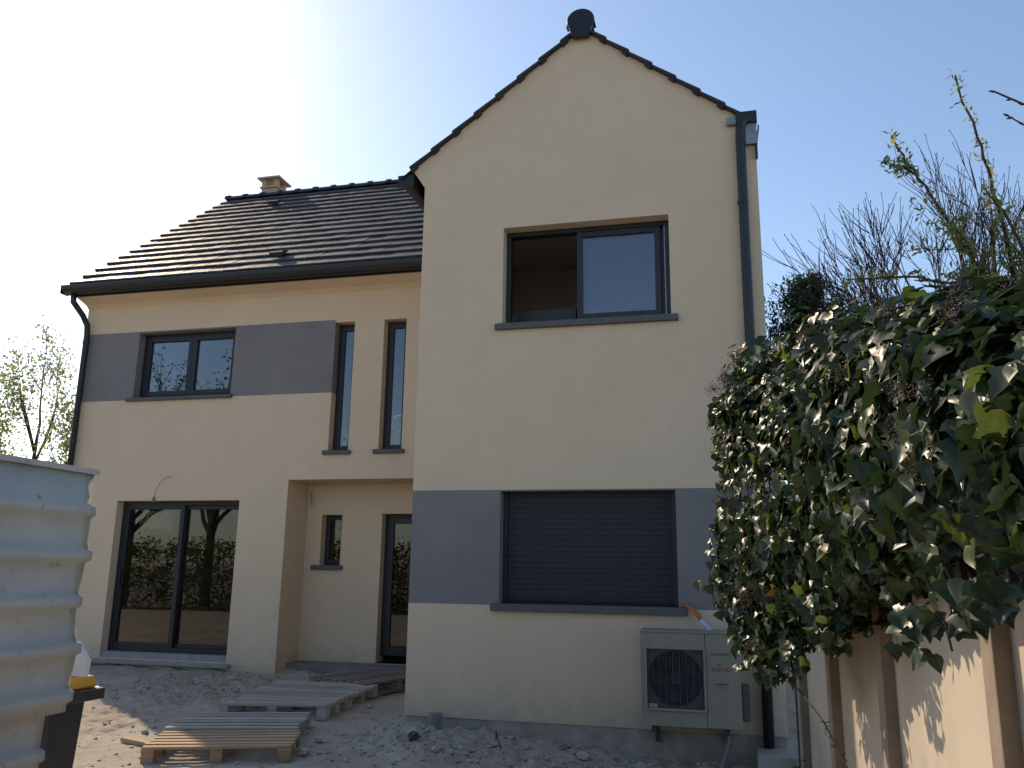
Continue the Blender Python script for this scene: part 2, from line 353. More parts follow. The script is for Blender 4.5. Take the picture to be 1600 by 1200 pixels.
# left gable end wall and back wall
zr = lambda y: 5.95 + (min(y, 13 - y) - 2.5) * .82
wy0, wy1, wz0, wz1 = 4.25, 5.55, 2.10, 2.52
for poly, nm in (([(BX0, BY + T, -.7), (BX0, BACK, -.7), (BX0, BACK, wz0), (BX0, BY + T, wz0)], 'sunlit left gable end wall, below its side window'),
             ([(BX0, BY + T, wz0), (BX0, wy0, wz0), (BX0, wy0, wz1), (BX0, BY + T, wz1)], None), ([(BX0, wy1, wz0), (BX0, BACK, wz0), (BX0, BACK, wz1), (BX0, wy1, wz1)], None),
             ([(BX0, BY + T, wz1), (BX0, BACK, wz1), (BX0, BACK, zr(BACK) - .2), (BX0, 6.5, zr(6.5) - .2), (BX0, BY + T, zr(BY + T) - .2)], 'upper part of the left gable end wall')):
    MB().prism(poly, (0, 0, 0), (T, 0, 0)).build('wall', STUCCO, house, label=nm)
w = MB().box(BX0 + .15, BX0 + .21, wy0, wy1, wz0, wz0 + .05).box(BX0 + .15, BX0 + .21, wy0, wy1, wz1 - .05, wz1).build('window', ANTH, house, label='high strip window in the left gable wall')
MB().box(BX0 + .17, BX0 + .178, wy0, wy1, wz0 + .05, wz1 - .05).build('pane', GLASSD, w)
mb = MB()
bw = [(-14.1 + 4.6, -8.2, 2.35, 3.0), (-7.75, -6.9, 4.15, 5.1), (-8.9, -8.0, 4.2, 5.2)]
bw = [(-9.35, -8.1, 1.2, 2.4), (-7.70, -6.95, 4.2, 5.15)]
wallpanel(mb, BX0 + T, WX1 - T, -.2, 5.72, BACK - T, bw, lambda x, z: 2)
mb.build('wall', WM, house, label='rear wall')
# floors and inner partitions
MB().box(BX0 + T, WX0, BY + T + .002, BACK - T, -.1, .20).build('floor_slab', ROOMF, house)
MB().box(BX0 + T, WX0, RY + T + .001, BACK - T, 2.80, 3.02).build('floor_slab', ROOMW, house)
MB().box(BX0 + T, -6.36, BY + T + .001, RY + T + .001, 2.80, 3.02).build('floor_slab', ROOMW, house)
MB().box(WX0 + T, WX1 - T, T + .001, BACK - T, 2.80, 3.02).build('floor_slab', ROOMW, house)
MB().box(BX0 + T, WX1 - T, BY + T, BACK - T, 5.60, 5.715).build('upper_ceiling', ROOMW, house)
MB().box(WX0 + T, WX1 - T, T + .001, BY + T, 5.60, 5.715).build('upper_ceiling', ROOMW, house)
MB().box(-6.36, -6.24, RY + T + .002, 8.3, .2, 2.8).build('inner_partition', ROOMW, house)
MB().box(WX0 + T, WX1 - T, 2.5, 2.6, 3.02, 5.6).build('inner_partition', ROOMW, house)
MB().box(WX0, WX0 + .12, RY + T, BACK - T, .2, 5.6).build('inner_partition', ROOMW, house)
# dark beam box seen through the open upper window
MB().box(-2.12, -1.45, .62, .86, 3.02, 4.42).build('inner_box', GATE, house)
MB().box(WX0 + T + .01, WX1 - T - .01, 2.46, 2.499, 5.02, 5.12).build('inner_batten', ROOMW, house)

# --- windows
def sill(parent, x0, x1, y, zt, h=.055, out=.05, dep=.17, m=SILL):
    return MB().box(x0, x1, y - out, y + dep, zt - h, zt).build('sill', m, parent, bevel=.006)
def frame(name, x0, x1, z0, z1, y, w=.05, d=.07, m=ANTH, lab=None, parent=house):
    mb = MB()
    mb.box(x0, x0 + w, y, y + d, z0, z1); mb.box(x1 - w, x1, y, y + d, z0, z1)
    mb.box(x0 + w, x1 - w, y, y + d, z1 - w, z1); mb.box(x0 + w, x1 - w, y, y + d, z0, z0 + w)
    return mb.build(name, m, parent, bevel=.004, label=lab)
def pane(parent, x0, x1, z0, z1, y, m=GLASS):
    mb = MB(); mb.box(x0, x1, y, y + .008, z0, z1); return mb.build('pane', m, parent)
def sash(parent, x0, x1, z0, z1, y, w=.06, d=.045, g=GLASS, glass=True):
    s_ = frame('sash', x0, x1, z0, z1, y, w, d, parent=parent)
    if glass: pane(parent, x0 + w, x1 - w, z0 + w, z1 - w, y + d * .5, g)
    return s_
Yr = .15
# wing upper sliding window (left half stands open)
x0, x1, z0, z1 = hU
w = frame('window', x0, x1, z0 + .03, z1, Yr, .05, .11, lab='sliding window with its left half open')
sill(w, -2.21, -.30, 0, 4.085, .065)
sash(w, -1.36, -.47, z0 + .08, z1 - .05, Yr + .012, .062)
sash(w, -1.32, -.43, z0 + .08, z1 - .05, Yr + .062, .062)
MB().box(-.432, -.42, Yr + .012, Yr + .10, z0 + .08, z1 - .05).build('inner_rail', ZINC, w)
# body upper window
x0, x1, z0, z1 = hUL
w = frame('window', x0, x1, z0 + .03, z1, BY + Yr, .06, .08)
sill(w, -8.95, -7.09, BY, 4.085)
mid = (x0 + x1) / 2 + .0
sash(w, x0 + .05, mid + .03, z0 + .08, z1 - .05, BY + Yr - .012, .075, .07)
sash(w, mid + .031, x1 - .05, z0 + .08, z1 - .05, BY + Yr - .012, .075, .07)
for h in (hN1, hN2):
    x0, x1, z0, z1 = h
    w = frame('window', x0, x1, z0 + .02, z1, BY + Yr, .05, .08)
    sill(w, x0 - .07, x1 + .05, BY, 3.19, .06)
    sash(w, x0 + .045, x1 - .02, z0 + .05, z1 - .045, BY + Yr - .01, .055, .06)
# sliding patio door
x0, x1, z0, z1 = hSD
w = frame('patio_door', x0, x1, z0 + .09, z1, BY + Yr, .06, .12, lab='tall double sliding patio door with black frame')
sash(w, x0 + .05, -7.83, z0 + .14, z1 - .05, BY + Yr + .005, .07, .05, GLASSD)
sash(w, -7.90, x1 - .05, z0 + .14, z1 - .05, BY + Yr + .06, .07, .05, GLASSD)
MB().box(x0 + .075, x0 + .10, BY + Yr - .03, BY + Yr + .004, 1.18, 1.48).build('handle', ANTH, w, bevel=.006)
MB().box(-9.16, -6.74, BY - .09, BY + .29, .13, .185).build('threshold', STONE, w, bevel=.008)
MB().box(x0 + .002, x1 - .002, BY + .02, BY + T - .02, .187, .285).build('threshold', STONE, w)
# porch window
x0, x1, z0, z1 = hRW
w = frame('window', x0, x1, z0 + .02, z1, RY + Yr, .035, .06)
sill(w, -5.92, -5.42, RY, 1.565, .065)
sash(w, x0 + .03, x1 - .03, z0 + .05, z1 - .03, RY + Yr - .008, .04, .05, GLASSD)
# entrance door
x0, x1, z0, z1 = hRD
d_ = frame('door', x0, x1, z0 + .09, z1, RY + Yr, .055, .09, lab='dark glazed entrance door')
sash(d_, x0 + .055, -4.33, z0 + .12, z1 - .055, RY + Yr - .01, .085, .05, GLASSD)
sash(d_, -4.329, x1 - .055, z0 + .12, z1 - .055, RY + Yr - .01, .085, .05, GLASSD)
MB().tube([(-4.37, RY + .13, 1.27), (-4.37, RY + .085, 1.27), (-4.47, RY + .085, 1.27)], .010, 8).box(-4.39, -4.35, RY + .125, RY + .139, 1.10, 1.33).build('handle', ZINC, d_)
MB().tube([(-4.37, RY + .139, 1.15), (-4.37, RY + .115, 1.15)], .018, 10).build('lock', ZINC, d_)
MB().box(-5.0, x1 + .06, RY - .07, RY + .28, .13, .21).build('threshold', STONE, d_, bevel=.006)
# rear windows
for a, b, c, d in bw:
    w = frame('window', a, b, c, d, BACK - .22, .06, .07); pane(w, a + .06, b - .06, c + .06, d - .06, BACK - .19)
# --- roller shutter: slats one by one
x0, x1, z0, z1 = hS
sh = link('roller_shutter', None, house, label='closed dark roller shutter')
for a in (x0, x1 - .045): MB().box(a, a + .045, Yr - .02, Yr + .06, z0 + .01, z1).build('guide_rail', ANTH, sh)
n = 20; hs = (z1 - z0 - .03) / n
prof = [(0, 0), (-.0012, .05), (-.0018, .5), (-.0012, .95), (0, .985), (.012, .985), (.012, 0)]
smb = MB(); smb.prism([(0, p[0], p[1] * hs) for p in prof], (x0 + .046, 0, 0), (x1 - .046, 0, 0))
sme = smb.mesh('slat', ANTHM)
for k in range(n): link('slat', sme, sh, loc=(0, Yr + .015 + rnd.uniform(-.001, .001), z0 + .03 + k * hs))
MB().box(x0 + .046, x1 - .046, Yr + .03, Yr + .05, z0 + .01, z1).build('backing_strip', ANTHM, sh)
sill(sh, -2.20, -.30, 0, 1.215, .07, .055)

# --- roofs
SLOPE = atan2(.82, 1); TH = .024
def tilemesh(w, l):
    """flat interlocking tile: x width, y up the slope, nose rolled down, a side lap"""
    mb = MB()
    prof = [(0.0, -.006), (-.004, .014), (.004, .027), (.020, .032), (.055, .029), (.12, .024), (l, .016), (l, -.006)]
    xs_ = [0, .015, .03, w - .012, w - .003]; dz = [-.001, .0018, 0, 0, -.004]
    k = len(prof)
    for x, z in zip(xs_, dz):
        for (py, pz) in prof: mb.v.append((x, py, pz + (z if pz > 0 else 0)))
    for a in range(len(xs_) - 1):
        for b in range(k):
            b2 = (b + 1) % k; mb.f.append((a * k + b, a * k + b2, (a + 1) * k + b2, (a + 1) * k + b)); mb.m.append(0)
    mb.f.append(tuple(reversed(range(k)))); mb.m.append(0)
    mb.f.append(tuple((len(xs_) - 1) * k + j for j in range(k))); mb.m.append(0)
    return mb
TW, TL = .25, .325
rowsN = 16; colsN = 28
body_roof = MB()
# under-structure slabs (front and back slope)
body_roof.prism([(0, 2.50, 5.925), (0, 6.5, 9.205), (0, 6.5, 9.11), (0, 2.58, 5.87)], (-9.93, 0, 0), (.60, 0, 0))
body_roof.prism([(0, 6.501, 9.205), (0, 10.5, 5.925), (0, 10.42, 5.87), (0, 6.501, 9.11)], (-9.93, 0, 0), (.60, 0, 0))
roof = body_roof.build('roof', TILE, house, label='main roof of dark flat tiles above the long facade')
tb = tilemesh(TW, TL + .06); tme = tb.mesh('tile', TILE)
Rx = Matrix.Rotation(SLOPE, 4, 'X')
def tile_M(r, c, jit=True):
    d = r * TL; x = -9.99 + c * TW
    p = Vector((x, 2.46 + d * cos(SLOPE) - .012, 5.915 + d * sin(SLOPE) + .014))
    Mx = Matrix.Translation(p) @ Rx
    if jit: Mx = Mx @ Matrix.Rotation(rnd.uniform(-.012, .012), 4, 'Y') @ Matrix.Rotation(-.052 + rnd.uniform(-.016, .012), 4, 'X') @ Matrix.Rotation(rnd.uniform(-.008, .008), 4, 'Z')
    return Mx
cnt = 0; rest = MB()
for r in range(rowsN):
    for c in range(colsN if r < 8 else colsN):
        Mx = tile_M(r, c)
        if cnt < 290:
            o = link('tile', tme, roof); o.matrix_local = Mx; cnt += 1
        else:
            i = len(rest.v); rest.v += [tuple(Mx @ Vector(v)) for v in tb.v]; rest.f += [tuple(i + k for k in f) for f in tb.f]; rest.m += [0] * len(tb.f)
rest.build('upper_tiles', TILE, roof, kind='stuff')
# roof vents
for (vx, vr) in ((-8.42, 12.9), (-6.55, 1.5)):
    Mx = Matrix.Translation((vx, 2.46 + vr * TL * cos(SLOPE), 5.96 + vr * TL * sin(SLOPE))) @ Rx
    mb = MB(); mb.prism([(0, 0, .02), (0, 0, .085), (0, .05, .09), (0, .24, .03)], (-.11, 0, 0), (.11, 0, 0))
    mb.v = [tuple(Mx @ Vector(v)) for v in mb.v]; mb.build('roof_vent', TILE, roof)
# back slope courses
mb = MB()
for r in range(rowsN):
    d = r * TL; y = 10.5 - d * cos(SLOPE); z = 5.95 + d * sin(SLOPE)
    mb.prism([(0, y, z), (0, y, z + .03), (0, y - TL * cos(SLOPE), z + TL * sin(SLOPE) + .01), (0, y - TL * cos(SLOPE), z + TL * sin(SLOPE))], (-9.99, 0, 0), (.62, 0, 0))
mb.build('rear_tiles', TILE, roof, kind='stuff')
# ridge tiles
def arc(n, r, sx=1): return [(cos(pi * k / n) * r * sx, sin(pi * k / n) * r) for k in range(n + 1)]
rm = MB()
for (a, b, r) in ((0, .40, .105), (-.03, .05, .128)):
    pts = arc(8, r, 1.15); poly = [(0, p[0], p[1] - .05) for p in pts]
    rm.prism(poly, (a, 0, 0), (b, 0, 0))
rme = rm.mesh('ridge_tile', TILE)
for k in range(17): link('ridge_tile', rme, roof, loc=(-9.97 + k * .41, 6.5, 9.26))
# body gutter, fascia, cornice
def gutterprof(): return [(-.075, .075), (-.085, .06), (-.08, .01), (-.055, -.045), (0, -.065), (.06, -.06), (.075, -.03), (.075, .07), (.065, .07), (.06, -.02), (.0, -.05), (-.05, -.03), (-.068, .015), (-.07, .075)]
g = MB(); g.prism([(0, 2.40 + p[0], 5.80 + p[1]) for p in gutterprof()], (-10.02, 0, 0), (-3.10, 0, 0))
g.box(-10.03, -10.02, 2.315, 2.475, 5.735, 5.878)
gut = g.build('gutter', GUT, house, smooth=False, label='black gutter along the long facade')
MB().box(-9.96, -3.08, 2.48, 2.51, 5.72, 5.93).build('fascia', GUT, house)
MB().prism([(0, 2.51, 5.74), (0, 2.51, 5.72), (0, 2.735, 5.655), (0, BY - .001, 5.60), (0, BY - .001, 5.74)], (BX0, 0, 0), (-3.08, 0, 0)).build('cornice', STUCCO, house)
# left verge
MB().prism([(0, 2.52, 5.74), (0, 2.52, 5.92), (0, 6.5, 9.19), (0, 10.48, 5.92), (0, 10.48, 5.74), (0, 6.5, 9.0)], (-9.93, 0, 0), (-9.881, 0, 0)).build('verge_board', GUT, house)
# left downpipe
mb = MB(); mb.tube([(-9.86, 2.42, 5.76), (-9.86, 2.43, 5.62), (-9.80, 2.60, 5.44), (-9.78, 2.70, 5.30), (-9.78, 2.72, 5.15), (-9.78, 2.72, .05)], .047, 12)
mb.build('downpipe', DPIPE, house, smooth=True, label='black downpipe at the left corner')
for z in (5.0, 3.4, 1.7): MB().tube([(-9.78, 2.72, z), (-9.78, 2.72, z + .04)], .054, 12).build('pipe_clip', GUT, house)
# chimney behind the ridge
cx0, cx1, cy0, cy1 = -9.34, -8.97, 6.70, 7.08
MB().box(cx0, cx1, cy0, cy1, 8.6, 9.54).build('chimney', CHIM, roof, bevel=.01, label='pale stone chimney with a flat cap on four posts')
MB().box(cx0 - .03, cx1 + .03, cy0 - .03, cy1 + .03, 9.541, 9.585).build('chimney_ledge', CHIM, house, bevel=.008)
for a in (cx0, cx1 - .09):
    for b in (cy0, cy1 - .09): MB().box(a, a + .09, b, b + .09, 9.586, 9.745).build('chimney_post', CHIM, house)
mb = MB(); a, b, c, d = cx0 - .08, cx1 + .08, cy0 - .08, cy1 + .08
mb.v = [(a, c, 9.746), (b, c, 9.746), (b, d, 9.746), (a, d, 9.746), (a, c, 9.78), (b, c, 9.78), (b, d, 9.78), (a, d, 9.78), ((a + b) / 2, (c + d) / 2, 9.84)]
mb.f = [(0, 3, 2, 1), (0, 1, 5, 4), (1, 2, 6, 5), (2, 3, 7, 6), (3, 0, 4, 7), (4, 5, 8), (5, 6, 8), (6, 7, 8), (7, 4, 8)]; mb.m = [0] * 9
mb.build('chimney_cap', CHIM, house)

# --- wing roof
WA = math.atan(SL)
wr = MB()
zr0 = AZ + .005
YE = 5.2
for sg, xe in ((-1, -3.36), (1, .52)):
    ze = AZ - abs(xe - AX) * SL
    wr.prism([(AX, 0, zr0), (xe, 0, ze + .002), (xe, 0, ze + .012), (AX, 0, zr0 + .012)], (0, -.03, 0), (0, YE, 0))
wroof = wr.build('roof', TILE, house, label='steep tiled roof of the gable wing')
vt = MB()
# verge tile: seen end-on along the rake, stepped
vt.prism([(0, 0, -.010), (.0, 0, .012), (.02, 0, .022), (.36, 0, .006), (.36, 0, -.010)], (0, -.065, 0), (0, .20, 0))
vt.prism([(.0, 0, -.040), (.0, 0, -.0105), (.095, 0, -.0105), (.085, 0, -.030)], (0, -.055, 0), (0, .0, 0))
vme = vt.mesh('verge_tile', TILE)
vt2 = MB(); vt2.v = [(-x, y, z) for x, y, z in vt.v]; vt2.f = [tuple(reversed(f)) for f in vt.f]; vt2.m = vt.m
vme2 = vt2.mesh('verge_tile', TILE)
ex = .315
NV = 8
for sg, xe, me_ in ((-1, -3.24, vme), (1, .50, vme2)):
    ze = AZ - abs(xe - AX) * SL + .016
    for k in range(NV):
        d = k * ex
        x = xe - sg * d * cos(WA); z = ze + d * sin(WA)
        if abs(x - AX) < .22: continue
        link('verge_tile', me_, wroof, loc=(x, 0, z), rot=(0, (-WA + .03 if sg < 0 else WA - .03), 0))
mb = MB()
for sg, xe in ((-1, -3.30), (1, .54)):
    for k in range(NV):
        d = k * ex; x = xe - sg * d * cos(WA); z = AZ - abs(x - AX) * SL + .045
        x2 = x - sg * ex * cos(WA); z2 = z + ex * sin(WA)
        if abs(x2 - AX) < .02: continue
        mb.prism([(x, 0, z - .03), (x, 0, z - .005), (x2, 0, z2 - .018), (x2, 0, z2 - .03)], (0, .215, 0), (0, YE, 0))
mb.build('courses', TILE, wroof, kind='stuff')
# ridge end cap disk with tongue
mb = MB(); R0 = .155
poly = [(AX + cos(t) * R0, 0, 7.565 + sin(t) * R0 * .92) for t in np.linspace(-.42, pi + .42, 20)]
poly += [(AX - .095, 0, 7.36), (AX + .085, 0, 7.35)]
mb.prism(poly, (0, -.085, 0), (0, -.035, 0)); mb.build('ridge_end', GUT, wroof, bevel=.006, label='round black ridge end at the gable tip')
rm = MB()
for (a, b, r) in ((0, .40, .125), (-.03, .05, .15)):
    rm.prism([(p[0], 0, p[1] - .06) for p in arc(8, r, 1.1)][::-1], (0, a, 0), (0, b, 0))
rme2 = rm.mesh('ridge_tile', TILE)
for k in range(12): link('ridge_tile', rme2, wroof, loc=(AX, -.03 + k * .41, 7.57))
# wing gutters
def gut_y(xc, zc, y0, y1, flip):
    g = MB(); g.prism([(xc + (p[0] if not flip else -p[0]), 0, zc + p[1]) for p in gutterprof()], (0, y0, 0), (0, y1, 0)); return g
g = gut_y(-3.30, 5.86, .02, 2.55, False); g.box(-3.40, -3.21, .0, .018, 5.79, 5.93)
g.build('gutter', GUT, house, label='black gutter on the left eave of the wing')
MB().box(-3.21, -3.08, .31, 2.6, 5.70, 5.76).build('soffit', GUT, house)
g = gut_y(.50, 6.03, .02, 9.0, True)
g.build('gutter', GUT, house, label='black gutter on the right eave of the wing')
# unfinished zinc eave end at the right corner
mb = MB()
mb.box(.35, .56, -.075, .018, 6.09, 6.22, 0); mb.build('eave_box', GUT, house, bevel=.004, label='dark eave end box at the top right corner')
mb = MB(); mb.box(.44, .552, -.05, -.003, 5.86, 6.088); mb.build('zinc_flashing', ZINC, house, label='bare zinc flashing below the eave end')
MB().box(.26, .40, -.055, -.004, 6.10, 6.18, M=Matrix.Rotation(0, 4, 'Y')).build('zinc_flashing', ZINC, house)
MB().box(.53, .552, -.06, -.001, 5.70, 5.858).build('zinc_flashing', GUT, house)
# right downpipe
mb = MB(); mb.tube([(.50, -.06, 6.14), (.45, -.062, 6.13), (.41, -.065, 6.09), (.392, -.065, 6.02), (.385, -.065, 5.92), (.385, -.065, 5.6), (.375, -.065, 1.0), (.37, -.065, -.15)], .048, 14)
mb.build('downpipe', DPIPE, house, smooth=True, label='blue-black downpipe by the right corner of the wing')
for z in (5.2, 3.5, 1.8): MB().tube([(.38, -.065, z), (.38, -.065, z + .035)], .054, 12).build('pipe_clip', GUT, house)

# ------------------------------------------------------------------ things on the facade
# cable with lamp socket above patio door
mb = MB(); mb.tube([(-8.00, BY, 2.84), (-8.03, 2.74, 2.84), (-8.10, 2.68, 2.75), (-8.15, 2.66, 2.62), (-8.165, 2.66, 2.52)], .006, 6)
t = thing('hanging_lamp_cable', 'short grey cable with a bare lamp socket hanging above the patio door', 'cable', (0, 0, 0))
mb.build('cable', WIREW, t)
MB().tube([(-8.165, 2.66, 2.53), (-8.168, 2.66, 2.50), (-8.17, 2.66, 2.45)], [.018, .026, .024], 10).build('socket', PVC, t, smooth=True)
mb = MB(); mb.tube([(-5.99, RY, 2.66), (-5.99, RY - .05, 2.62), (-5.97, RY - .06, 2.52), (-5.955, RY - .05, 2.43)], .006, 6)
mb.tube([(-5.99, RY, 2.66), (-5.98, RY - .04, 2.58), (-5.93, RY - .03, 2.5)], .004, 5)
mb.build('cable', WIREW, None, label='loose pale wires poking from the porch wall above the small window', cat='cable')
# outdoor unit
UX0, UX1, UY0, UY1, UZ0, UZ1 = -.705, .148, -.42, -.10, .235, 1.015
ac = thing('outdoor_unit', 'pale outdoor heat pump unit with round fan grille bracketed low on the wing wall', 'air conditioner', (UX0, UY0, UZ0))
def L_(o): return o
def acb(mb, name, m, bevel=0, parent=ac, smooth=False, **k):
    mb.v = [(x - UX0, y - UY0, z - UZ0) for x, y, z in mb.v]; return mb.build(name, m, parent, bevel=bevel, smooth=smooth, **k)
GX0, GX1, GZ0, GZ1 = -.66, -.155, .375, .885
mb = MB()
# casing front made around the grille opening
mb.box(UX0, GX0, UY0, UY1, UZ0, UZ1); mb.box(GX1, -.148, UY0, UY1, UZ0, UZ1)
mb.box(GX0, GX1, UY0, UY1, UZ0, GZ0); mb.box(GX0, GX1, UY0, UY1, GZ1, UZ1)
mb.box(GX0, GX1, UY1 - .02, UY1, GZ0, GZ1)
acb(mb, 'casing', ACW)
acb(MB().box(-.144, UX1, UY0 - .004, UY1, UZ0, UZ1), 'side_cover', ACW, .008)
acb(MB().box(UX0 - .008, UX1 + .008, UY0 - .008, UY1 + .008, UZ1 + .001, UZ1 + .018), 'top_cover', ACW, .006)
mb = MB()
for a in ((GX0 - .012, GX0 + .008, GZ0 - .012, GZ1 + .012), (GX1 - .008, GX1 + .012, GZ0 - .012, GZ1 + .012)): mb.box(a[0], a[1], UY0 - .02, UY0 - .001, a[2], a[3])
mb.box(GX0 + .008, GX1 - .008, UY0 - .02, UY0 - .001, GZ1 - .008, GZ1 + .012); mb.box(GX0 + .008, GX1 - .008, UY0 - .02, UY0 - .001, GZ0 - .012, GZ0 + .008)
acb(mb, 'grille_frame', ACW, .003)
# plate with round hole
cx, cz, rr = (GX0 + GX1) / 2 - .0, (GZ0 + GZ1) / 2, .235
mb = MB(); n = 40
for k in range(n):
    t0, t1 = 2 * pi * k / n + pi / 4, 2 * pi * (k + 1) / n + pi / 4
    def sq(t):
        c, s = cos(t), sin(t); q = max(abs(c), abs(s)); return (cx + c / q * .2525, cz + s / q * .2525)
    a, b = sq(t0), sq(t1)
    p0 = (cx + cos(t0) * rr, cz + sin(t0) * rr); p1 = (cx + cos(t1) * rr, cz + sin(t1) * rr)
    y = UY0 + .02
    mb.quad((p0[0], y, p0[1]), (a[0], y, a[1]), (b[0], y, b[1]), (p1[0], y, p1[1]))
    mb.quad((p0[0], y, p0[1]), (p1[0], y, p1[1]), (p1[0], y + .12, p1[1]), (p0[0], y + .12, p0[1]))
acb(mb, 'fan_shroud', ACF)
acb(MB().box(GX0 + .001, GX1 - .001, UY1 - .05, UY1 - .021, GZ0, GZ1), 'coil', ACD)
mb = MB(); mb.tube([(cx, UY0 + .05, cz), (cx, UY0 + .12, cz)], .05, 16)
acb(mb, 'fan_hub', ACD, smooth=False)
for k in range(3):
    a0 = 2 * pi * k / 3 + .5; mb = MB()
    pts = []
    for j in range(6):
        r = .05 + .17 * j / 5
        for q, yy in ((-.32 - .05 * j, .055), (.35 - .02 * j, .115)):
            pts.append((cx + cos(a0 + q * .9) * r, UY0 + yy, cz + sin(a0 + q * .9) * r))
    mb.v = pts + [(x, y + .006, z) for x, y, z in pts]
    for j in range(5):
        i = 2 * j; mb.f.append((i, i + 1, i + 3, i + 2)); mb.m.append(0); mb.f.append((i + 12, i + 14, i + 15, i + 13)); mb.m.append(0)
    acb(mb, 'fan_blade', ANTHM)
mb = MB()
for k in range(1, 26): x = GX0 + k * (GX1 - GX0) / 26; mb.tube([(x, UY0 - .006, GZ0), (x, UY0 - .006, GZ1)], .0016 if k % 3 else .003, 4, cap=False)
for k in range(1, 22): z = GZ0 + k * (GZ1 - GZ0) / 22; mb.tube([(GX0, UY0 - .010, z), (GX1, UY0 - .010, z)], .0011, 4, cap=False)
acb(mb, 'fan_grille', ACG)
acb(MB().box(GX0 + .02, GX0 + .095, UY0 - .018, UY0 - .0125, GZ0 + .012, GZ0 + .045), 'type_plate', ACW)
acb(MB().box(UX1 + .001, UX1 + .075, UY0 + .03, UY1 - .02, .30, .58), 'valve_cover', ACF, .012)
for x in (-.60, .02):
    mb = MB(); mb.box(x - .02, x + .02, UY0 + .0, -.012, UZ0 - .05, UZ0 - .012); mb.box(x - .02, x + .02, -.05, -.001, UZ0 - .40 + .2, UZ0 - .052)
    mb.prism([(0, -.38, UZ0 - .052), (0, -.05, UZ0 - .052), (0, -.05, UZ0 - .075), (0, -.36, UZ0 - .062)], (x - .004, 0, 0), (x + .004, 0, 0))
    acb(mb, 'bracket', GATE)
    acb(MB().box(x - .025, x + .025, UY0 + .02, UY0 + .07, UZ0 - .012, UZ0), 'foot', ACD)
def text(body, name, x, z, size, m, sx=1.0):
    cu = bpy.data.curves.new(name, 'FONT'); cu.body = body; cu.size = size; cu.extrude = .0008; cu.align_x = 'CENTER'; cu.align_y = 'CENTER'
    tmp = bpy.data.objects.new(name, cu); COL.objects.link(tmp)
    bpy.context.view_layer.update()
    me = bpy.data.meshes.new_from_object(tmp.evaluated_get(bpy.context.evaluated_depsgraph_get()))
    bpy.data.objects.remove(tmp); me.materials.clear(); me.materials.append(m)
    o = link(name, me, ac); o.rotation_euler = (pi / 2, 0, 0); o.scale = (sx, 1, 1)
    o.location = (x - UX0, -.0052, z - UZ0); return o
text('ATLANTIC', 'lettering', -.015, .845, .034, INKD, 1.05)
text('FUJITSU', 'lettering', -.015, .718, .047, INKR, 1.0)
text('INVERTER', 'lettering', -.015, .598, .022, INKD, 1.25)
text('R410A', 'lettering', -.01, .572, .016, ACF, 1.1)
# infinity mark over the J of the red name
mb = MB(); mb.tube([(-.035 + .012 * sin(t) + .004, UY0 - .006, .757 + .006 * sin(2 * t)) for t in np.linspace(0, 2 * pi, 17)], .0013, 4, cap=False); acb(mb, 'lettering', INKR)
# duct
t = thing('insulated_pipe', 'orange and pale blue insulated pipe rising from the heat pump towards the shutter sill', 'pipe')
MB().tube([(-.33, .002, 1.235), (-.30, -.045, 1.232), (-.25, -.08, 1.205), (-.20, -.10, 1.155), (-.175, -.11, 1.115)], .021, 12).build('orange_sleeve', ORANGE, t, smooth=True)
MB().tube([(-.178, -.11, 1.118), (-.13, -.125, 1.06), (-.09, -.13, 1.0), (-.08, -.085, .9), (-.08, -.05, .8)], .026, 12).build('pale_sleeve', BLUEW, t, smooth=True)
MB().tube([(.03, -.13, .20), (.02, -.16, .10), (-.03, -.25, -.06), (-.08, -.35, -.22)], .022, 10).build('drain_pipe', PVC, None, smooth=True, label='thin grey drain pipe slanting down from under the heat pump', cat='pipe')
def stub(x, y, z0, z1, r, lab):
    t = thing('pipe_stub', lab, 'pipe', (x, y, z0))
    MB().tube([(0, 0, 0), (0, 0, z1 - z0)], r, 18).build('pipe', PVC, t, smooth=False)
    MB().tube([(0, 0, z1 - z0 - .04), (0, 0, z1 - z0 + .004)], r * 1.14, 18).build('collar', PVC, t)
stub(-2.70, -.14, -.02, .185, .058, 'short grey plastic pipe standing in rubble against the wing wall')
stub(-6.13 + .02, 3.25, 0, .17, .06, 'grey plastic pipe stub at the inner corner of the porch')
# inside the living room
t = thing('cardboard_box', 'brown cardboard box on the floor behind the patio door glass', 'box', (-7.35, 4.1, .2), rz=.3)
MB().box(-.22, .22, -.18, .18, 0, .32).build('carton', CARD, t)
mb = MB(); mb.box(-.22, .22, -.33, -.182, .305, .315); mb.box(-.22, .22, .182, .32, .30, .31); mb.build('flap', CARD, t)
mb = MB(); pts = []
for k in range(26): pts.append(None)
mb.tube([(-.28, 0, .07), (-.15, .02, .10), (0, .03, .11), (.16, 0, .10), (.27, 0, .06)], [.03, .10, .12, .10, .03], 12)
o = mb.build('plaster_sack', SACK, None, smooth=True, label='crumpled white sack lying inside behind the right patio pane', cat='sack'); o.location = (-7.05, 3.75, .17)

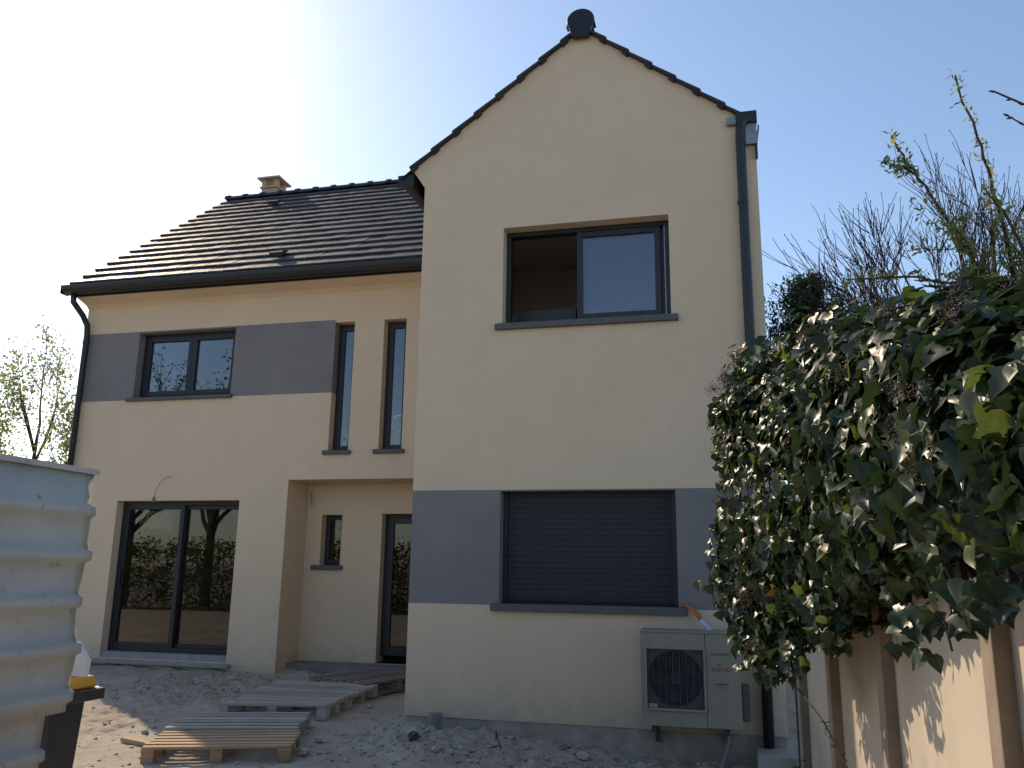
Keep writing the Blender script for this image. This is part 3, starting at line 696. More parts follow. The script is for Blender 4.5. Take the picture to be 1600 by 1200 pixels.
# ------------------------------------------------------------------ pallets
def pallet(x, y, z, rz, wood, label, tx=0, ty=0, w=1.1, d=.74, ns=6, jit=.006):
    t = thing('wooden_pallet', label, 'pallet', (x, y, z), 'pallets laid as a path to the door'); t.rotation_euler = (tx, ty, rz)
    sw = d / ns * .60; st = (d - sw) / (ns - 1)
    for k in range(ns):
        yy = -d / 2 + k * st + rnd.uniform(-jit, jit); ww = sw * rnd.uniform(.92, 1.08)
        mb = MB().box(-w / 2 + rnd.uniform(-.012, .012), w / 2 + rnd.uniform(-.012, .012), 0, ww, 0, .02)
        o = mb.build('slat', wood, t, bevel=.002, loc=(0, yy, .124), rot=(0, rnd.uniform(-.004, .004), rnd.uniform(-.006, .006)))
    for xx in (-w / 2, -.05, w / 2 - .1):
        MB().box(xx, xx + .1, -d / 2, d / 2, .102, .1235).build('bearer', wood, t)
        for yy in (-d / 2, -.06, d / 2 - .12):
            MB().box(xx + .003, xx + .097, yy + .004, yy + .12, .0205, .1015).build('block', wood, t, bevel=.003)
    for yy in (-d / 2, -.05, d / 2 - .1):
        MB().box(-w / 2, w / 2, yy, yy + .1, 0, .02).build('base_board', wood, t)
    return t
pallet(-3.975, -1.70, .025, .45 - .09, WOODL, 'fresh yellow wooden pallet nearest the camera, its left corner in sunlight', w=1.13, d=.66)
pallet(-4.28, -.94, .03, .36 - .05, WOODG, 'grey wooden pallet directly behind the sunlit front one', w=1.12, d=.80)
pallet(-4.46, .20, .04, .09, WOODG, 'grey pallet in the middle of the path, just past the gap', w=1.14, d=.70, ty=-.02)
pallet(-4.55, 1.00, .05, .02, WOODG, 'grey pallet with its slats sloping up towards the dark one at the porch', w=1.22, d=.86, ns=7, tx=.02)
t = pallet(-4.30, 2.06, .08, 1.18, WOODD, 'dark wooden pallet turned crosswise in front of the porch slab', w=1.15, d=1.0, ns=8)
MB().box(-.17, .17, -.035, .035, 0, .035).build('wood_offcut', WOODL, None, loc=(-4.86, -1.62, .055), rot=(0, .03, -.25), label='short piece of pale timber lying beside the front pallet', cat='wood', bevel=.003)

# ------------------------------------------------------------------ stones and rubble
def icoish(r, seed, sub=1):
    """irregular stone from a jittered cube-sphere"""
    rg = random.Random(seed); mb = MB(); n = 3 if sub else 2
    faces = []; vid = {}
    for ax in range(3):
        for sg in (-1, 1):
            for i in range(n):
                for j in range(n):
                    q = []
                    for (a, b) in ((i, j), (i + 1, j), (i + 1, j + 1), (i, j + 1)):
                        p = [0, 0, 0]; p[ax] = sg; p[(ax + 1) % 3] = 2 * a / n - 1; p[(ax + 2) % 3] = 2 * b / n - 1
                        key = tuple(round(c, 3) for c in p)
                        if key not in vid:
                            v = Vector(p).normalized(); v = v * r * rg.uniform(.62, 1.2); vid[key] = len(mb.v); mb.v.append((v.x, v.y * .8, v.z * .6))
                        q.append(vid[key])
                    mb.f.append(tuple(q if sg > 0 else reversed(q))); mb.m.append(0)
    return mb
def stone(x, y, r, m, lab, seed, sink=.3):
    o = icoish(r, seed).build('stone', m, None, smooth=False, label=lab, cat='stone', loc=(x, y, gh(x, y) + r * .68 * (1 - sink)), rot=(0, 0, seed))
    b = o.modifiers.new('bevel', 'BEVEL'); b.width = r * .12; b.segments = 2
stone(-1.22, -.42, .072, STONEM, 'rounded pale stone on the rubble under the heat pump side of the wall', 3)
stone(-2.62, -.92, .075, STONED, 'dark earthy clod lying left of the pale stones in the foreground rubble', 5)
stone(-2.36, -1.12, .045, STONEM, 'small flat white stone at the foot of the dark clod', 8)
stone(-3.36, -1.52, .062, STONEM, 'pale stone just right of the front pallet corner', 11)
stone(-3.46, -1.05, .05, STONEM, 'whitish stone lying beside the right edge of the second pallet', 12)
stone(-3.75, .75, .05, STONEM, 'light stone in the shade right of the middle pallets', 14)
stone(-5.1, -1.2, .045, STONEM, 'small grey stone at the shadow edge left of the front pallet', 15)
mb = MB(); mb.tube([(-2.02, -.42, .03), (-2.0, -.5, .12), (-1.93, -.62, .03), (-1.86, -.75, -.03)], .006, 5)
mb.tube([(-1.93, -.62, .03), (-2.1, -.78, -.0), (-2.25, -.9, .0)], .005, 5)
mb.build('twig', BARKD, None, label='thin dark bent twig lying on the rubble in front of the wing', cat='twig')
protos = [icoish(1, 100 + k, 0) for k in range(8)]
rg = random.Random(21)
def dens(x, y):
    d = .10
    d += .9 * sstep(-3.5, -2.9, x) * sstep(-1.7, -.9, y) * (1 - sstep(.0, .1, y)) * (1 - sstep(-.2, .6, x))
    d += .8 * sstep(-7.8, -7.0, x) * (1 - sstep(-5.0, -4.6, x)) * sstep(.2, .9, y) * (1 - sstep(2.5, 2.8, y))
    d += .25 * sstep(-3.9, -3.3, x) * (1 - sstep(2.9, 3, y)) * (1 - sstep(-2.6, -2.3, x))
    return min(1, d)
VV, FF = [], []; base = 0; placed = 0
while placed < 12000:
    x, y = rg.uniform(-9.6, .6), rg.uniform(-2.6, 3.4)
    if rg.random() > dens(x, y): continue
    if x > WX0 - .02 and y > -.05: continue
    if x < -6.05 and y > 2.75: continue
    r = .004 + .024 * rg.random() ** 8 + (.005 * rg.random() if dens(x, y) > .5 else 0)
    pr = protos[rg.randrange(8)]; a = rg.uniform(0, 6.28); c, s = cos(a) * r, sin(a) * r
    A = np.array(pr.v); P = np.stack([A[:, 0] * c - A[:, 1] * s + x, A[:, 0] * s + A[:, 1] * c + y, A[:, 2] * r + gh(x, y) + r * .12], 1)
    VV.append(P); FF.append(np.array(pr.f) + base); base += len(A); placed += 1
me = rawmesh('rubble', np.concatenate(VV), np.concatenate(FF), [STONEM])
link('rubble', me, None, 'loose chalky rubble and small stones scattered over the bare soil', 'rubble', kind='stuff')

# ------------------------------------------------------------------ corrugated sheet fence (left)
SX = -2.86
def ribprof(z0, z1, pitch=.205, dep=.028, ph=0):
    out = []; z = z1 - ph; first = True
    pts = [(z1 + .0, .0)]
    k = 0
    while z > z0 + .02:
        for dz, o in ((0, 0), (.012, 1), (.052, 1), (.066, 0)):
            zz = z - dz
            if z0 < zz < z1 - .001: pts.append((zz, dep * o))
        z -= pitch; k += 1
    pts.append((z0, 0)); return pts
def corr(x, y0, y1, z0, z1, name, lab, ph, tilt=0, dent=0):
    pts = ribprof(z0, z1, ph=ph); ny_ = 60; th = .0016
    V = []; F = []
    for side in (0, 1):
        for j in range(ny_ + 1):
            y = y0 + (y1 - y0) * j / ny_
            for i, (z, o) in enumerate(pts):
                wob = .0018 * noise.noise(Vector((y * 1.7, z * 2.3, 3))) + .0010 * noise.noise(Vector((y * 9, z * 8, 1)))
                tail = .008 * noise.noise(Vector((z * 5, 0, dent + 2))) * sstep(y1 - .3, y1, y)
                ye = y + (.03 * noise.noise(Vector((z * 4, 7, dent))) if j == ny_ else 0) + (-.12 * o * 0)
                V.append((x + o + wob + tail + (side * -th) + tilt * (z - z0), ye, z))
    n = len(pts); N = n * (ny_ + 1)
    for j in range(ny_):
        for i in range(n - 1):
            a = j * n + i; F.append((a, a + 1, a + n + 1, a + n)); F.append((N + a, N + a + n, N + a + n + 1, N + a + 1))
    for i in range(n - 1):
        a = ny_ * n + i; F.append((a, a + 1, N + a + 1, N + a))
    for j in range(ny_):
        a = j * n; F.append((a, a + n, N + a + n, N + a))
        a = j * n + n - 1; F.append((a, N + a, N + a + n, a + n))
    return link(name, rawmesh(name, V, F, SHEET, smooth=False), None, lab, 'metal sheet')
corr(SX, -8.6, -4.84, .90, 1.975, 'corrugated_sheet', 'upper pale grey ribbed metal sheet of the site fence at the left edge', .155, 0, 0)
corr(SX - .035, -8.6, -4.93, -.05, 1.02, 'corrugated_sheet', 'lower pale ribbed metal sheet, tucked under the upper one beside the bin', .05, 0, 5)
MB().box(SX - .004, SX + .022, -8.6, -4.835, 1.958, 1.982).build('sheet_edge_trim', SHEET, None, label='folded metal edge strip along the top of the ribbed sheet', cat='metal strip')
mb = MB(); mb.tube([(SX - .07, -4.9, -.1), (SX - .07, -4.9, 1.8)], .03, 8); mb.build('fence_post', GATE, None, label='steel post standing behind the end of the ribbed metal sheets', cat='post')
# wheelie bin
bn = thing('wheelie_bin', 'charcoal wheelie bin with a yellow lid standing at the end of the metal sheet', 'bin', (-3.66, -4.20, .0), rz=-.06); bn.scale = (1, 1, .95)
def frust(mb, x0, x1, y0, y1, z0, X0, X1, Y0, Y1, z1, mi=0):
    i = len(mb.v); mb.v += [(x0, y0, z0), (x1, y0, z0), (x1, y1, z0), (x0, y1, z0), (X0, Y0, z1), (X1, Y0, z1), (X1, Y1, z1), (X0, Y1, z1)]
    for q in ((0, 3, 2, 1), (4, 5, 6, 7), (0, 1, 5, 4), (1, 2, 6, 5), (2, 3, 7, 6), (3, 0, 4, 7)): mb.f.append(tuple(i + k for k in q)); mb.m.append(mi)
mb = MB(); frust(mb, -.17, .145, -.17, .20, .05, -.22, .17, -.23, .24, .86); mb.build('body', BINM, bn, bevel=.02)
mb = MB(); mb.box(-.24, .265, -.26, .27, .852, .915); mb.build('rim', BINM, bn, bevel=.008)
mb = MB(); frust(mb, -.25, .225, -.25, .25, .917, -.24, .215, -.23, .235, .985); mb.build('lid', YEL, bn, bevel=.012)
mb = MB(); frust(mb, -.24, .19, -.23, .21, .986, -.22, .175, -.20, .19, 1.045); mb.build('lid_top', YEL, bn, bevel=.01)
MB().tube([(-.2, .29, .90), (.2, .29, .90)], .014, 8).build('handle', BINM, bn)
for x in (-.22, .18): MB().tube([(x - .02, .2, .08), (x + .02, .2, .08)], .08, 16).build('wheel', BINM, bn)
# torn white sheet on the bin
mb = MB()
sh_ = [(x - .03, -4.2, z + .055) for x, z in ((-3.45, .90), (-3.295, .90), (-3.285, .985), (-3.335, 1.04), (-3.36, 1.075), (-3.385, 1.075), (-3.37, 1.02), (-3.425, .97))]
mb.prism(sh_, (0, 0, 0), (.004, .03, 0)); mb.build('torn_sheet', WHITE, None, label='torn white plastic sheet sticking up from the yellow bin lid', cat='plastic sheet')

# ------------------------------------------------------------------ concrete fence (right)
def fx(s): return 1.16 - .09 * s
FY = lambda s: s - 8.2
fang = atan2(.09, 1)
fence = thing('concrete_fence', 'smooth beige cement panel fence with square posts under the ivy on the right', 'fence', (0, 0, 0))
posts = [6.50, 5.47, 4.33, 3.03, 1.80, .60, -.6]
FH = 1.88
for s in posts:
    mb = MB().box(-.058, .06, 0, .10, -.5, FH + .04)
    mb.build('post', POSTM, fence, bevel=.006, loc=(fx(s), FY(s), 0), rot=(0, 0, fang))
for a, b in zip(posts, posts[1:]):
    s0, s1 = b + .10, a - .0
    Lg = (s1 - s0) / cos(fang)
    MB().box(.0, .045, 0, Lg, -.5, FH).build('panel', FENCEP, fence, loc=(fx(s0), FY(s0), 0), rot=(0, 0, fang))
# narrow dark gate frame in the alley
gt = thing('alley_gate', 'narrow dark steel gate frame between the house corner and the cement fence', 'gate', (0, 0, 0))
for x, y in ((.60, -.5), (.64, -1.0), (.59, -1.65)):
    MB().box(x - .02, x + .02, y - .02, y + .02, -.3, 1.75).build('post', GATE, gt)
MB().box(.585, .60, -1.63, -.52, 1.66, 1.70).build('rail', GATE, gt); MB().box(.585, .60, -1.63, -.52, .15, .19).build('rail', GATE, gt)
MB().box(.26, .62, -.42, .0, -.35, .045).build('concrete_footing', PLINTH, None, bevel=.01, label='low concrete block at the foot of the downpipe by the alley', cat='concrete block')
# debris heap
VV, FF = [], []; base = 0
for k in range(260):
    x, y = rg.gauss(.47, .06), rg.gauss(-2.35, .22); hgt = .42 * math.exp(-((x - .47) ** 2 / .012 + (y + 2.35) ** 2 / .12))
    r = rg.uniform(.012, .04); pr = protos[rg.randrange(8)]; A = np.array(pr.v) * r * np.array([1, 1, .6])
    z = rg.uniform(-.1, max(.0, hgt)) ; A = A + np.array([x, y, z]); VV.append(A); FF.append(np.array(pr.f) + base); base += len(A)
link('debris_heap', rawmesh('debris_heap', np.concatenate(VV), np.concatenate(FF), [STONED]), None, 'dark heap of clods and litter at the far foot of the cement fence', 'debris', kind='stuff')

# ------------------------------------------------------------------ ivy
def ivy_leaf(kind):
    """lobed ivy leaf, base at origin, tip +Y, folded along the midrib and cupped"""
    rg = random.Random(kind)
    if kind % 3 == 0:   # broad adult leaf
        half = [(0, -.02), (.20, -.12), (.42, .02), (.47, .25), (.36, .48), (.18, .74), (0, 1.0)]
    elif kind % 3 == 1: # five lobed
        half = [(0, .02), (.18, -.16), (.36, -.06), (.56, .20), (.36, .34), (.30, .55), (.13, .72), (0, 1.02)]
    else:               # three lobed
        half = [(0, 0), (.22, -.10), (.40, .05), (.52, .38), (.30, .44), (.18, .66), (0, 1.0)]
    fold = rg.uniform(.18, .55); cup = rg.uniform(-.2, .55); curl = rg.uniform(-.2, .5)
    def h(x, y): return abs(x) * fold - cup * (x * x) - curl * (y - .3) ** 2 * .6 + .05 * sin(9 * x + 7 * y + kind)
    V = []; F = []
    n = len(half)
    ribs = [(0, y) for _, y in half]
    for (x, y) in ribs: V.append((0, max(0, y if y > 0 else 0), h(0, y)))
    for sg in (-1, 1):
        b = len(V)
        for (x, y) in half:      # middle row and outer row
            V.append((sg * x * .5, y * .96 if y > 0 else y * .5, h(x * .5, y) + .02))
        for (x, y) in half: V.append((sg * x, y, h(x, y)))
        for i in range(n - 1):
            q1 = (i, i + 1, b + i + 1, b + i); q2 = (b + i, b + i + 1, b + n + i + 1, b + n + i)
            for q in (q1, q2): F.append(q if sg < 0 else tuple(reversed(q)))
    return V, F
LEAVES = [ivy_leaf(k) for k in range(9)]
def Xout(s): return float(np.interp(s, [1.5, 2, 3, 4, 5, 5.5, 5.9], [.74, .67, .55, .40, .12, .03, .10]))
def Zb(s): return float(np.interp(s, [1.5, 2.2, 3, 3.7, 4.3, 5, 5.9], [1.62, 1.62, 1.64, 1.52, 1.36, 1.24, 1.40]))
def Zt(s): return float(np.interp(s, [1.5, 2, 3, 4, 5, 5.9], [2.02, 2.12, 2.46, 2.68, 2.80, 2.78]))
rg = random.Random(5)
items = []
def lump(s, ph): return .07 * noise.noise(Vector((s * 2.1, ph * 1.6, 4))) + .05 * noise.noise(Vector((s * 5.5, ph * 3.9, 9)))
def ivy_pt(s, ph, depth):
    """ph: 0 bottom inner .. pi top; outward (−X) at pi/2"""
    xo, zb, zt = Xout(s), Zb(s), Zt(s)
    xc = (xo + fx(s) + .30) / 2; rx = xc - xo; zc = (zb + zt) / 2; rz = (zt - zb) / 2
    e = .72 - .26 * sstep(3.9, 5.0, s)
    sx, cx_ = sin(ph), -cos(ph)
    ux = math.copysign(abs(sx) ** e, sx); uz = math.copysign(abs(cx_) ** e, cx_)
    k = 1 + lump(s, ph) * 2.0 - depth
    p = Vector((xc - rx * ux * k, FY(s), zc + rz * uz * k))
    nrm = Vector((-ux / max(rx, .1), 0, uz / rz)).normalized()
    return p, nrm
NL = 19000
for k in range(NL):
    s = 1.45 + 4.45 * rg.random() ** .85
    ph = rg.uniform(-.25, pi + .5)
    depth = rg.random() ** 1.6 * .42
    p, nrm = ivy_pt(s, ph, depth)
    endf = sstep(5.5, 5.9, s)
    if rg.random() < endf * .6: continue
    p += Vector((rg.gauss(0, .02), rg.gauss(0, .04), rg.gauss(0, .02)))
    size = rg.uniform(.042, .085) * (1.30 if s < 2.7 else 1.22 if s < 3.9 else .92)
    items.append((p, nrm, size))
for k in range(4200):
    s = rg.uniform(4.0, 5.75); p, nrm = ivy_pt(s, rg.uniform(.25, 2.5), rg.uniform(-.02, .16)); p += Vector((rg.gauss(0, .015), rg.gauss(0, .03), rg.gauss(0, .02)))
    items.append((p, nrm, rg.uniform(.045, .080)))
# hanging sprays: (s, X, ztop, zbottom, count)
for (s, X, zt_, zb_, n_) in ((2.92, .60, 1.62, 1.30, 26), (2.75, .66, 1.64, 1.42, 16), (2.2, .64, 1.66, 1.48, 14), (5.2, .16, 1.5, 1.02, 130), (5.0, .28, 1.4, .97, 110), (4.7, .36, 1.4, 1.05, 90), (5.5, .03, 1.9, 1.30, 90), (5.45, .10, 1.4, 1.10, 50), (4.2, .48, 1.45, 1.22, 50)):
    for k in range(n_):
        t = rg.random(); p = Vector((X + rg.gauss(0, .045), FY(s) + rg.gauss(0, .06), zt_ + (zb_ - zt_) * t)); items.append((p, Vector((-1, -.5, .1)).normalized(), rg.uniform(.04, .075)))
# top sprigs and left outgrowths
for k in range(320):
    s = rg.uniform(2.0, 5.8); p, nrm = ivy_pt(s, rg.uniform(pi * .8, pi * 1.1), -.06 - .13 * rg.random() ** 2); items.append((p, nrm, rg.uniform(.04, .08)))
def leaf_matrix(p, nrm, size):
    # face outward and partly up, tip hanging down
    n_ = (nrm * rg.uniform(.5, 1) + Vector((rg.gauss(0, .40), rg.gauss(0, .45) - .25, rg.gauss(.15, .33)))).normalized()
    tip = Vector((rg.gauss(0, .45), rg.gauss(0, .45), -1.0)); tip = (tip - n_ * tip.dot(n_)).normalized()
    x = tip.cross(n_).normalized()
    M = Matrix(((x.x, tip.x, n_.x, p.x), (x.y, tip.y, n_.y, p.y), (x.z, tip.z, n_.z, p.z), (0, 0, 0, 1)))
    return M @ Matrix.Diagonal((size * rg.uniform(1.05, 1.45), size, size, 1))
ivy = thing('ivy', 'large glossy dark green ivy with berry clusters overgrowing the cement fence', 'ivy', (0, 0, 0))
mats3 = [IVY1, IVY2, IVYW]
lm = {}
def leafmesh(k, m):
    if (k, m) not in lm:
        V, F = LEAVES[k]; lm[(k, m)] = rawmesh('leaf', V, F, mats3[m], smooth=True)
    return lm[(k, m)]
LMx = [(leaf_matrix(*it), rg.randrange(9), (0 if rg.random() < .89 else (1 if rg.random() < .93 else 2)), it) for it in items]
# those that show largest: near the camera and on the outside
def score(e):
    p, nrm, sz = e[3]; d = (p - CAM).length
    vis = max(0, nrm.dot((CAM - p).normalized()) + .25); out = (Xout(p.y + 8.2) + .07 - p.x)
    # inside the frame only
    t = (p.x) / max(.1, p.y + 8.2)
    if t > .37: return -1
    return sz / d * (1 if out > -.06 else .5) * (.4 + vis)
order = sorted(range(len(LMx)), key=lambda i: -score(LMx[i]))
big = set(order[:300])
VV, FF, MI = [], [], []; base = 0
for i, (M, k, m, it) in enumerate(LMx):
    if i in big:
        o = link('leaf', leafmesh(k, m), ivy); o.matrix_local = M
    else:
        V, F = LEAVES[k]; A = np.array(V); Mn = np.array(M); P = A @ Mn[:3, :3].T + Mn[:3, 3]
        VV.append(P); FF.append(np.array(F) + base); MI += [m] * len(F); base += len(A)
link('foliage', rawmesh('foliage', np.concatenate(VV), np.concatenate(FF), mats3, MI, smooth=True), ivy, kind='stuff')
# stems
mb = MB()
for k in range(70):
    s = rg.uniform(1.6, 5.7); ph = rg.uniform(.1, 1.2); pts = []
    for j in range(7):
        p, _ = ivy_pt(min(5.8, max(1.5, s)), ph, .22 - .03 * j + rg.uniform(-.02, .02)); pts.append(p); s += rg.uniform(-.12, .12); ph += rg.uniform(.15, .42)
    mb.tube(pts, [.010 - .001 * j for j in range(7)], 5)
for (a, b) in (((.50, 4.3, 1.5), (.55, 4.15, 1.18)), ((.62, 2.95, 1.62), (.66, 2.8, 1.33)), ((.2, 5.2, 1.3), (.42, 4.6, 1.28))):
    pts = [Vector((a[0] + (b[0] - a[0]) * t, FY(a[1] + (b[1] - a[1]) * t), a[2] + (b[2] - a[2]) * t + .03 * sin(3 * pi * t))) for t in np.linspace(0, 1, 7)]
    mb.tube(pts, .004, 5)
mb.build('stem', BARKD, ivy)
# woody core behind the leaves
mb = MB()
for k in range(60):
    s = rg.uniform(1.5, 5.6); x = fx(s) - rg.uniform(.03, .16); pts = [Vector((x + rg.gauss(0, .03), FY(s + rg.gauss(0, .05) + (q - .5) * .4), 1.5 + q * (Zt(s) - 1.65))) for q in np.linspace(0, 1, 6)]
    mb.tube(pts, rg.uniform(.008, .02), 5)
mb.build('woody_stems', BARK, ivy)
# long runner trailing over the fence
rp = [(.20, 5.15, 1.12), (.30, 5.0, 1.04), (.40, 4.8, .93), (.47, 4.6, .84), (.53, 4.45, .70), (.575, 4.32, .60), (.62, 4.2, .56), (.66, 4.08, .57)]
mb = MB(); pts = [Vector((x, FY(s), z)) for x, s, z in rp]; mb.tube(pts, .0045, 5); 
for k in range(34):
    t = .38 + .5 * rg.random(); i = t * (len(pts) - 1); a = pts[int(i)].lerp(pts[min(int(i) + 1, len(pts) - 1)], i % 1); mb.tube([a, a + Vector((rg.gauss(0, .015), rg.gauss(0, .01), rg.gauss(0, .018)))], [.0035, .001], 4)
mb.build('runner', BARKD, ivy, label='thin bare runner trailing down across the fence panels')
# berry clusters
oct_v = np.array([(1, 0, 0), (-1, 0, 0), (0, 1, 0), (0, -1, 0), (0, 0, 1), (0, 0, -1)], float)
oct_f = np.array([(0, 2, 4), (2, 1, 4), (1, 3, 4), (3, 0, 4), (2, 0, 5), (1, 2, 5), (3, 1, 5), (0, 3, 5)])
def berries(seed):
    g_ = random.Random(seed); VV, FF = [], []; b = 0
    for k in range(75):
        a, c = g_.uniform(0, 6.28), g_.uniform(-.6, 1); q = Vector((cos(a) * sqrt(1 - c * c), sin(a) * sqrt(1 - c * c), c)) * .055 * g_.uniform(.45, 1.05)
        VV.append(oct_v * g_.uniform(.0030, .0046) + np.array(q)); FF.append(oct_f + b); b += 6
        d = q.normalized(); e = d.orthogonal().normalized() * .0007; f_ = d.cross(e)
        tri = np.array([tuple(e), tuple(-e * .5 + f_), tuple(-e * .5 - f_), tuple(q)]); VV.append(tri); FF.append(np.array([(0, 1, 3), (1, 2, 3), (2, 0, 3)]) + b); b += 4
    return rawmesh('berry_cluster', np.concatenate(VV), np.concatenate(FF), BERRY)
bms = [berries(k) for k in range(3)]
spots = [(2.55, 1.35, 0), (2.6, 1.72, 0), (2.45, 1.70, .0), (2.75, 1.55, 0), (3.3, 1.9, 0), (3.0, 2.5, 0), (3.7, 2.5, 0), (4.4, 1.6, 0), (4.9, 1.35, 0)]
for s, ph, dd in spots:
    p, n_ = ivy_pt(s, ph, -.08); link('berry_cluster', bms[rg.randrange(3)], ivy, loc=p, rot=(rg.uniform(0, 6), rg.uniform(0, 6), 0), scale=(1, 1, 1))
for k in range(15):
    s = rg.uniform(4.8, 5.75); p, n_ = ivy_pt(s, rg.uniform(.5, 2.7), -.10 - rg.uniform(0, .10)); link('berry_cluster', bms[rg.randrange(3)], ivy, loc=p, rot=(rg.uniform(0, 6), rg.uniform(0, 6), 0), scale=(1.1, 1.1, 1.1))
for k in range(8):
    s = rg.uniform(2.2, 5.4); p, n_ = ivy_pt(s, rg.uniform(pi * .72, pi * 1.0), -.12); link('berry_cluster', bms[rg.randrange(3)], ivy, loc=p, rot=(rg.uniform(0, 6), rg.uniform(0, 6), 0))

# ------------------------------------------------------------------ trees
def grow(mb, rg, p, d, length, r, depth, tips, nseg=4, wander=.16, upw=.05, kids=(2, 4), spread=.55, shrink=.66, sides=5, rmin=.004, along=None):
    pts = [p.copy()]; rads = [r]; q = p.copy(); dd = d.copy()
    for k in range(nseg):
        dd = (dd + Vector((rg.gauss(0, wander), rg.gauss(0, wander), rg.gauss(0, wander * .6) + upw))).normalized()
        q = q + dd * length / nseg; pts.append(q.copy()); rads.append(max(rmin * .6, r * (1 - .55 * (k + 1) / nseg)))
        if along is not None and depth <= 1: along.append((q.copy(), dd.copy()))
    mb.tube(pts, rads, sides if depth > 1 else 4 if depth == 1 else 3, cap=False)
    if depth == 0: tips.append((q, dd)); return
    for k in range(rg.randint(*kids)):
        t = rg.uniform(.3, 1); i = min(nseg - 1, int(t * nseg)); a = pts[i].lerp(pts[i + 1], t * nseg - i)
        ax = dd.orthogonal().normalized(); ax.rotate(Matrix.Rotation(rg.uniform(0, 6.28), 3, dd)); nd = (dd + ax * spread * rg.uniform(.6, 1.3)).normalized()
        grow(mb, rg, a, nd, length * shrink * rg.uniform(.75, 1.2), max(rmin, rads[i] * .62), depth - 1, tips, nseg, wander, upw, kids, spread, shrink, sides, rmin, along)
    grow(mb, rg, q, dd, length * shrink, max(rmin, rads[-1] * .9), depth - 1, tips, nseg, wander, upw, kids, spread, shrink, sides, rmin, along)
def leafcloud(pts, rg, per, size, spread, m, name='leaves', up=.2):
    VV, FF = [], []; b = 0
    for (p, d) in pts:
        for k in range(per):
            c = np.array(p) + np.array([rg.gauss(0, spread), rg.gauss(0, spread), rg.gauss(0, spread)])
            a = Vector((rg.gauss(0, 1), rg.gauss(0, 1), rg.gauss(up, 1))).normalized(); e = a.orthogonal().normalized(); s = size * rg.uniform(.6, 1.3)
            nn = a.cross(e); A = [c, c + np.array(a * .5 + e * .27 + nn * .08) * s, c + np.array(a) * s, c + np.array(a * .5 - e * .27 + nn * .08) * s]
            VV += A; FF += [(b, b + 1, b + 2), (b, b + 2, b + 3)]; b += 4
    return rawmesh(name, np.array(VV), np.array(FF), m)
# bare tree beyond the fence
g1 = random.Random(11); mb = MB(); tips = []
tr = thing('bare_tree', 'leafless tree with a fan of fine dark twigs beyond the ivy', 'tree', (4.75, 8.0, 0))
mb.tube([(0, 0, -.2), (.02, 0, 1.2), (-.05, 0, 2.6), (-.1, 0, 4.4)], [.20, .16, .13, .11], 8)
for k in range(19):
    a = radians(-66 + k * 7) + g1.gauss(0, .06)
    grow(mb, g1, Vector((-.1 + g1.gauss(0, .05), g1.gauss(0, .05), 4.1 + g1.uniform(-.6, .4))), Vector((sin(a), g1.gauss(0, .25), cos(a))).normalized(), 2.45 * (1 - .05 * abs(k - 9) * .4), .055, 3, tips, 4, .10, .05, (3, 4), .42, .64, 5, .0085)
mb.build('trunk', BARKD, tr)
mb2 = MB()
for q, d in tips:
    if g1.random() < .5: mb2.tube([q, q + d * .03], [.010, .004], 4)
mb2.build('buds', BARKD, tr, kind='stuff')
# leafing shoots just behind the fence
def shoot(mb, lv, rg, pts, r0, sub=10, sublen=.35):
    P = [Vector(p) for p in pts]; Q = []
    for i in range(len(P) - 1):
        for k in range(6): Q.append(P[i].lerp(P[i + 1], k / 6) + Vector((rg.gauss(0, .008), rg.gauss(0, .008), rg.gauss(0, .008))))
    Q.append(P[-1]); n = len(Q); mb.tube(Q, [r0 * (1 - .8 * k / n) + .002 for k in range(n)], 6)
    for k in range(3, n):
        for q in range(2): lv.append((Q[k] + Vector((rg.gauss(0, .01),) * 3), Vector((0, 0, 1))))
    for k in range(sub):
        i = rg.randrange(0, int(n * .55)); d = (Q[i + 1] - Q[i]).normalized(); ax = Vector((rg.gauss(0, 1), rg.gauss(0, .5), rg.gauss(.3, .6))).normalized()
        L_ = sublen * rg.uniform(.4, 1.2); S_ = [Q[i] + (d * .6 + ax) * L_ * t / 5 + Vector((rg.gauss(0, .008),) * 3) for t in range(6)]
        mb.tube(S_, [.005, .0045, .004, .0035, .003, .002], 4)
        for z in S_[1:]: lv.append((z, d)); lv.append((z + Vector((rg.gauss(0, .012),) * 3), d))
g2 = random.Random(4); mb = MB(); lv = []
st = thing('leafing_shrub', 'tall shrub with arching shoots and small young yellow-green leaves above the ivy', 'shrub', (0, 0, 0))
shoot(mb, lv, g2, [(2.48, -1, -.1), (2.50, -1, 1.8), (2.46, -1, 3.6), (2.38, -1, 4.51), (2.31, -1, 5.1), (2.17, -1, 5.80)], .024, 16, .45)
shoot(mb, lv, g2, [(2.46, -1.02, 2.4), (2.30, -1, 3.7), (2.0, -1, 4.45), (1.75, -1, 4.95), (1.61, -1, 5.28)], .020, 16, .45)
shoot(mb, lv, g2, [(1.80, -1.0, 4.9), (1.68, -1, 4.99), (1.54, -1, 5.05)], .010, 0)
shoot(mb, lv, g2, [(2.48, -.98, 2.9), (2.2, -1.2, 3.75), (1.7, -1.1, 3.95), (1.15, -1.0, 4.0)], .018, 9, .3)
shoot(mb, lv, g2, [(2.48, -.98, 2.9), (2.75, -.9, 3.9), (2.95, -.8, 4.6), (3.0, -.8, 5.0)], .022, 14, .45)
shoot(mb, lv, g2, [(2.48, -.98, 3.0), (2.55, -1.2, 3.8), (2.35, -1.3, 4.3), (2.2, -1.3, 4.6)], .018, 14, .35)
shoot(mb, lv, g2, [(2.40, -.98, 3.2), (2.15, -1.1, 3.95), (2.05, -1.2, 4.2), (1.95, -1.2, 4.35)], .016, 12, .3)
mb.build('stems', BARK, st)
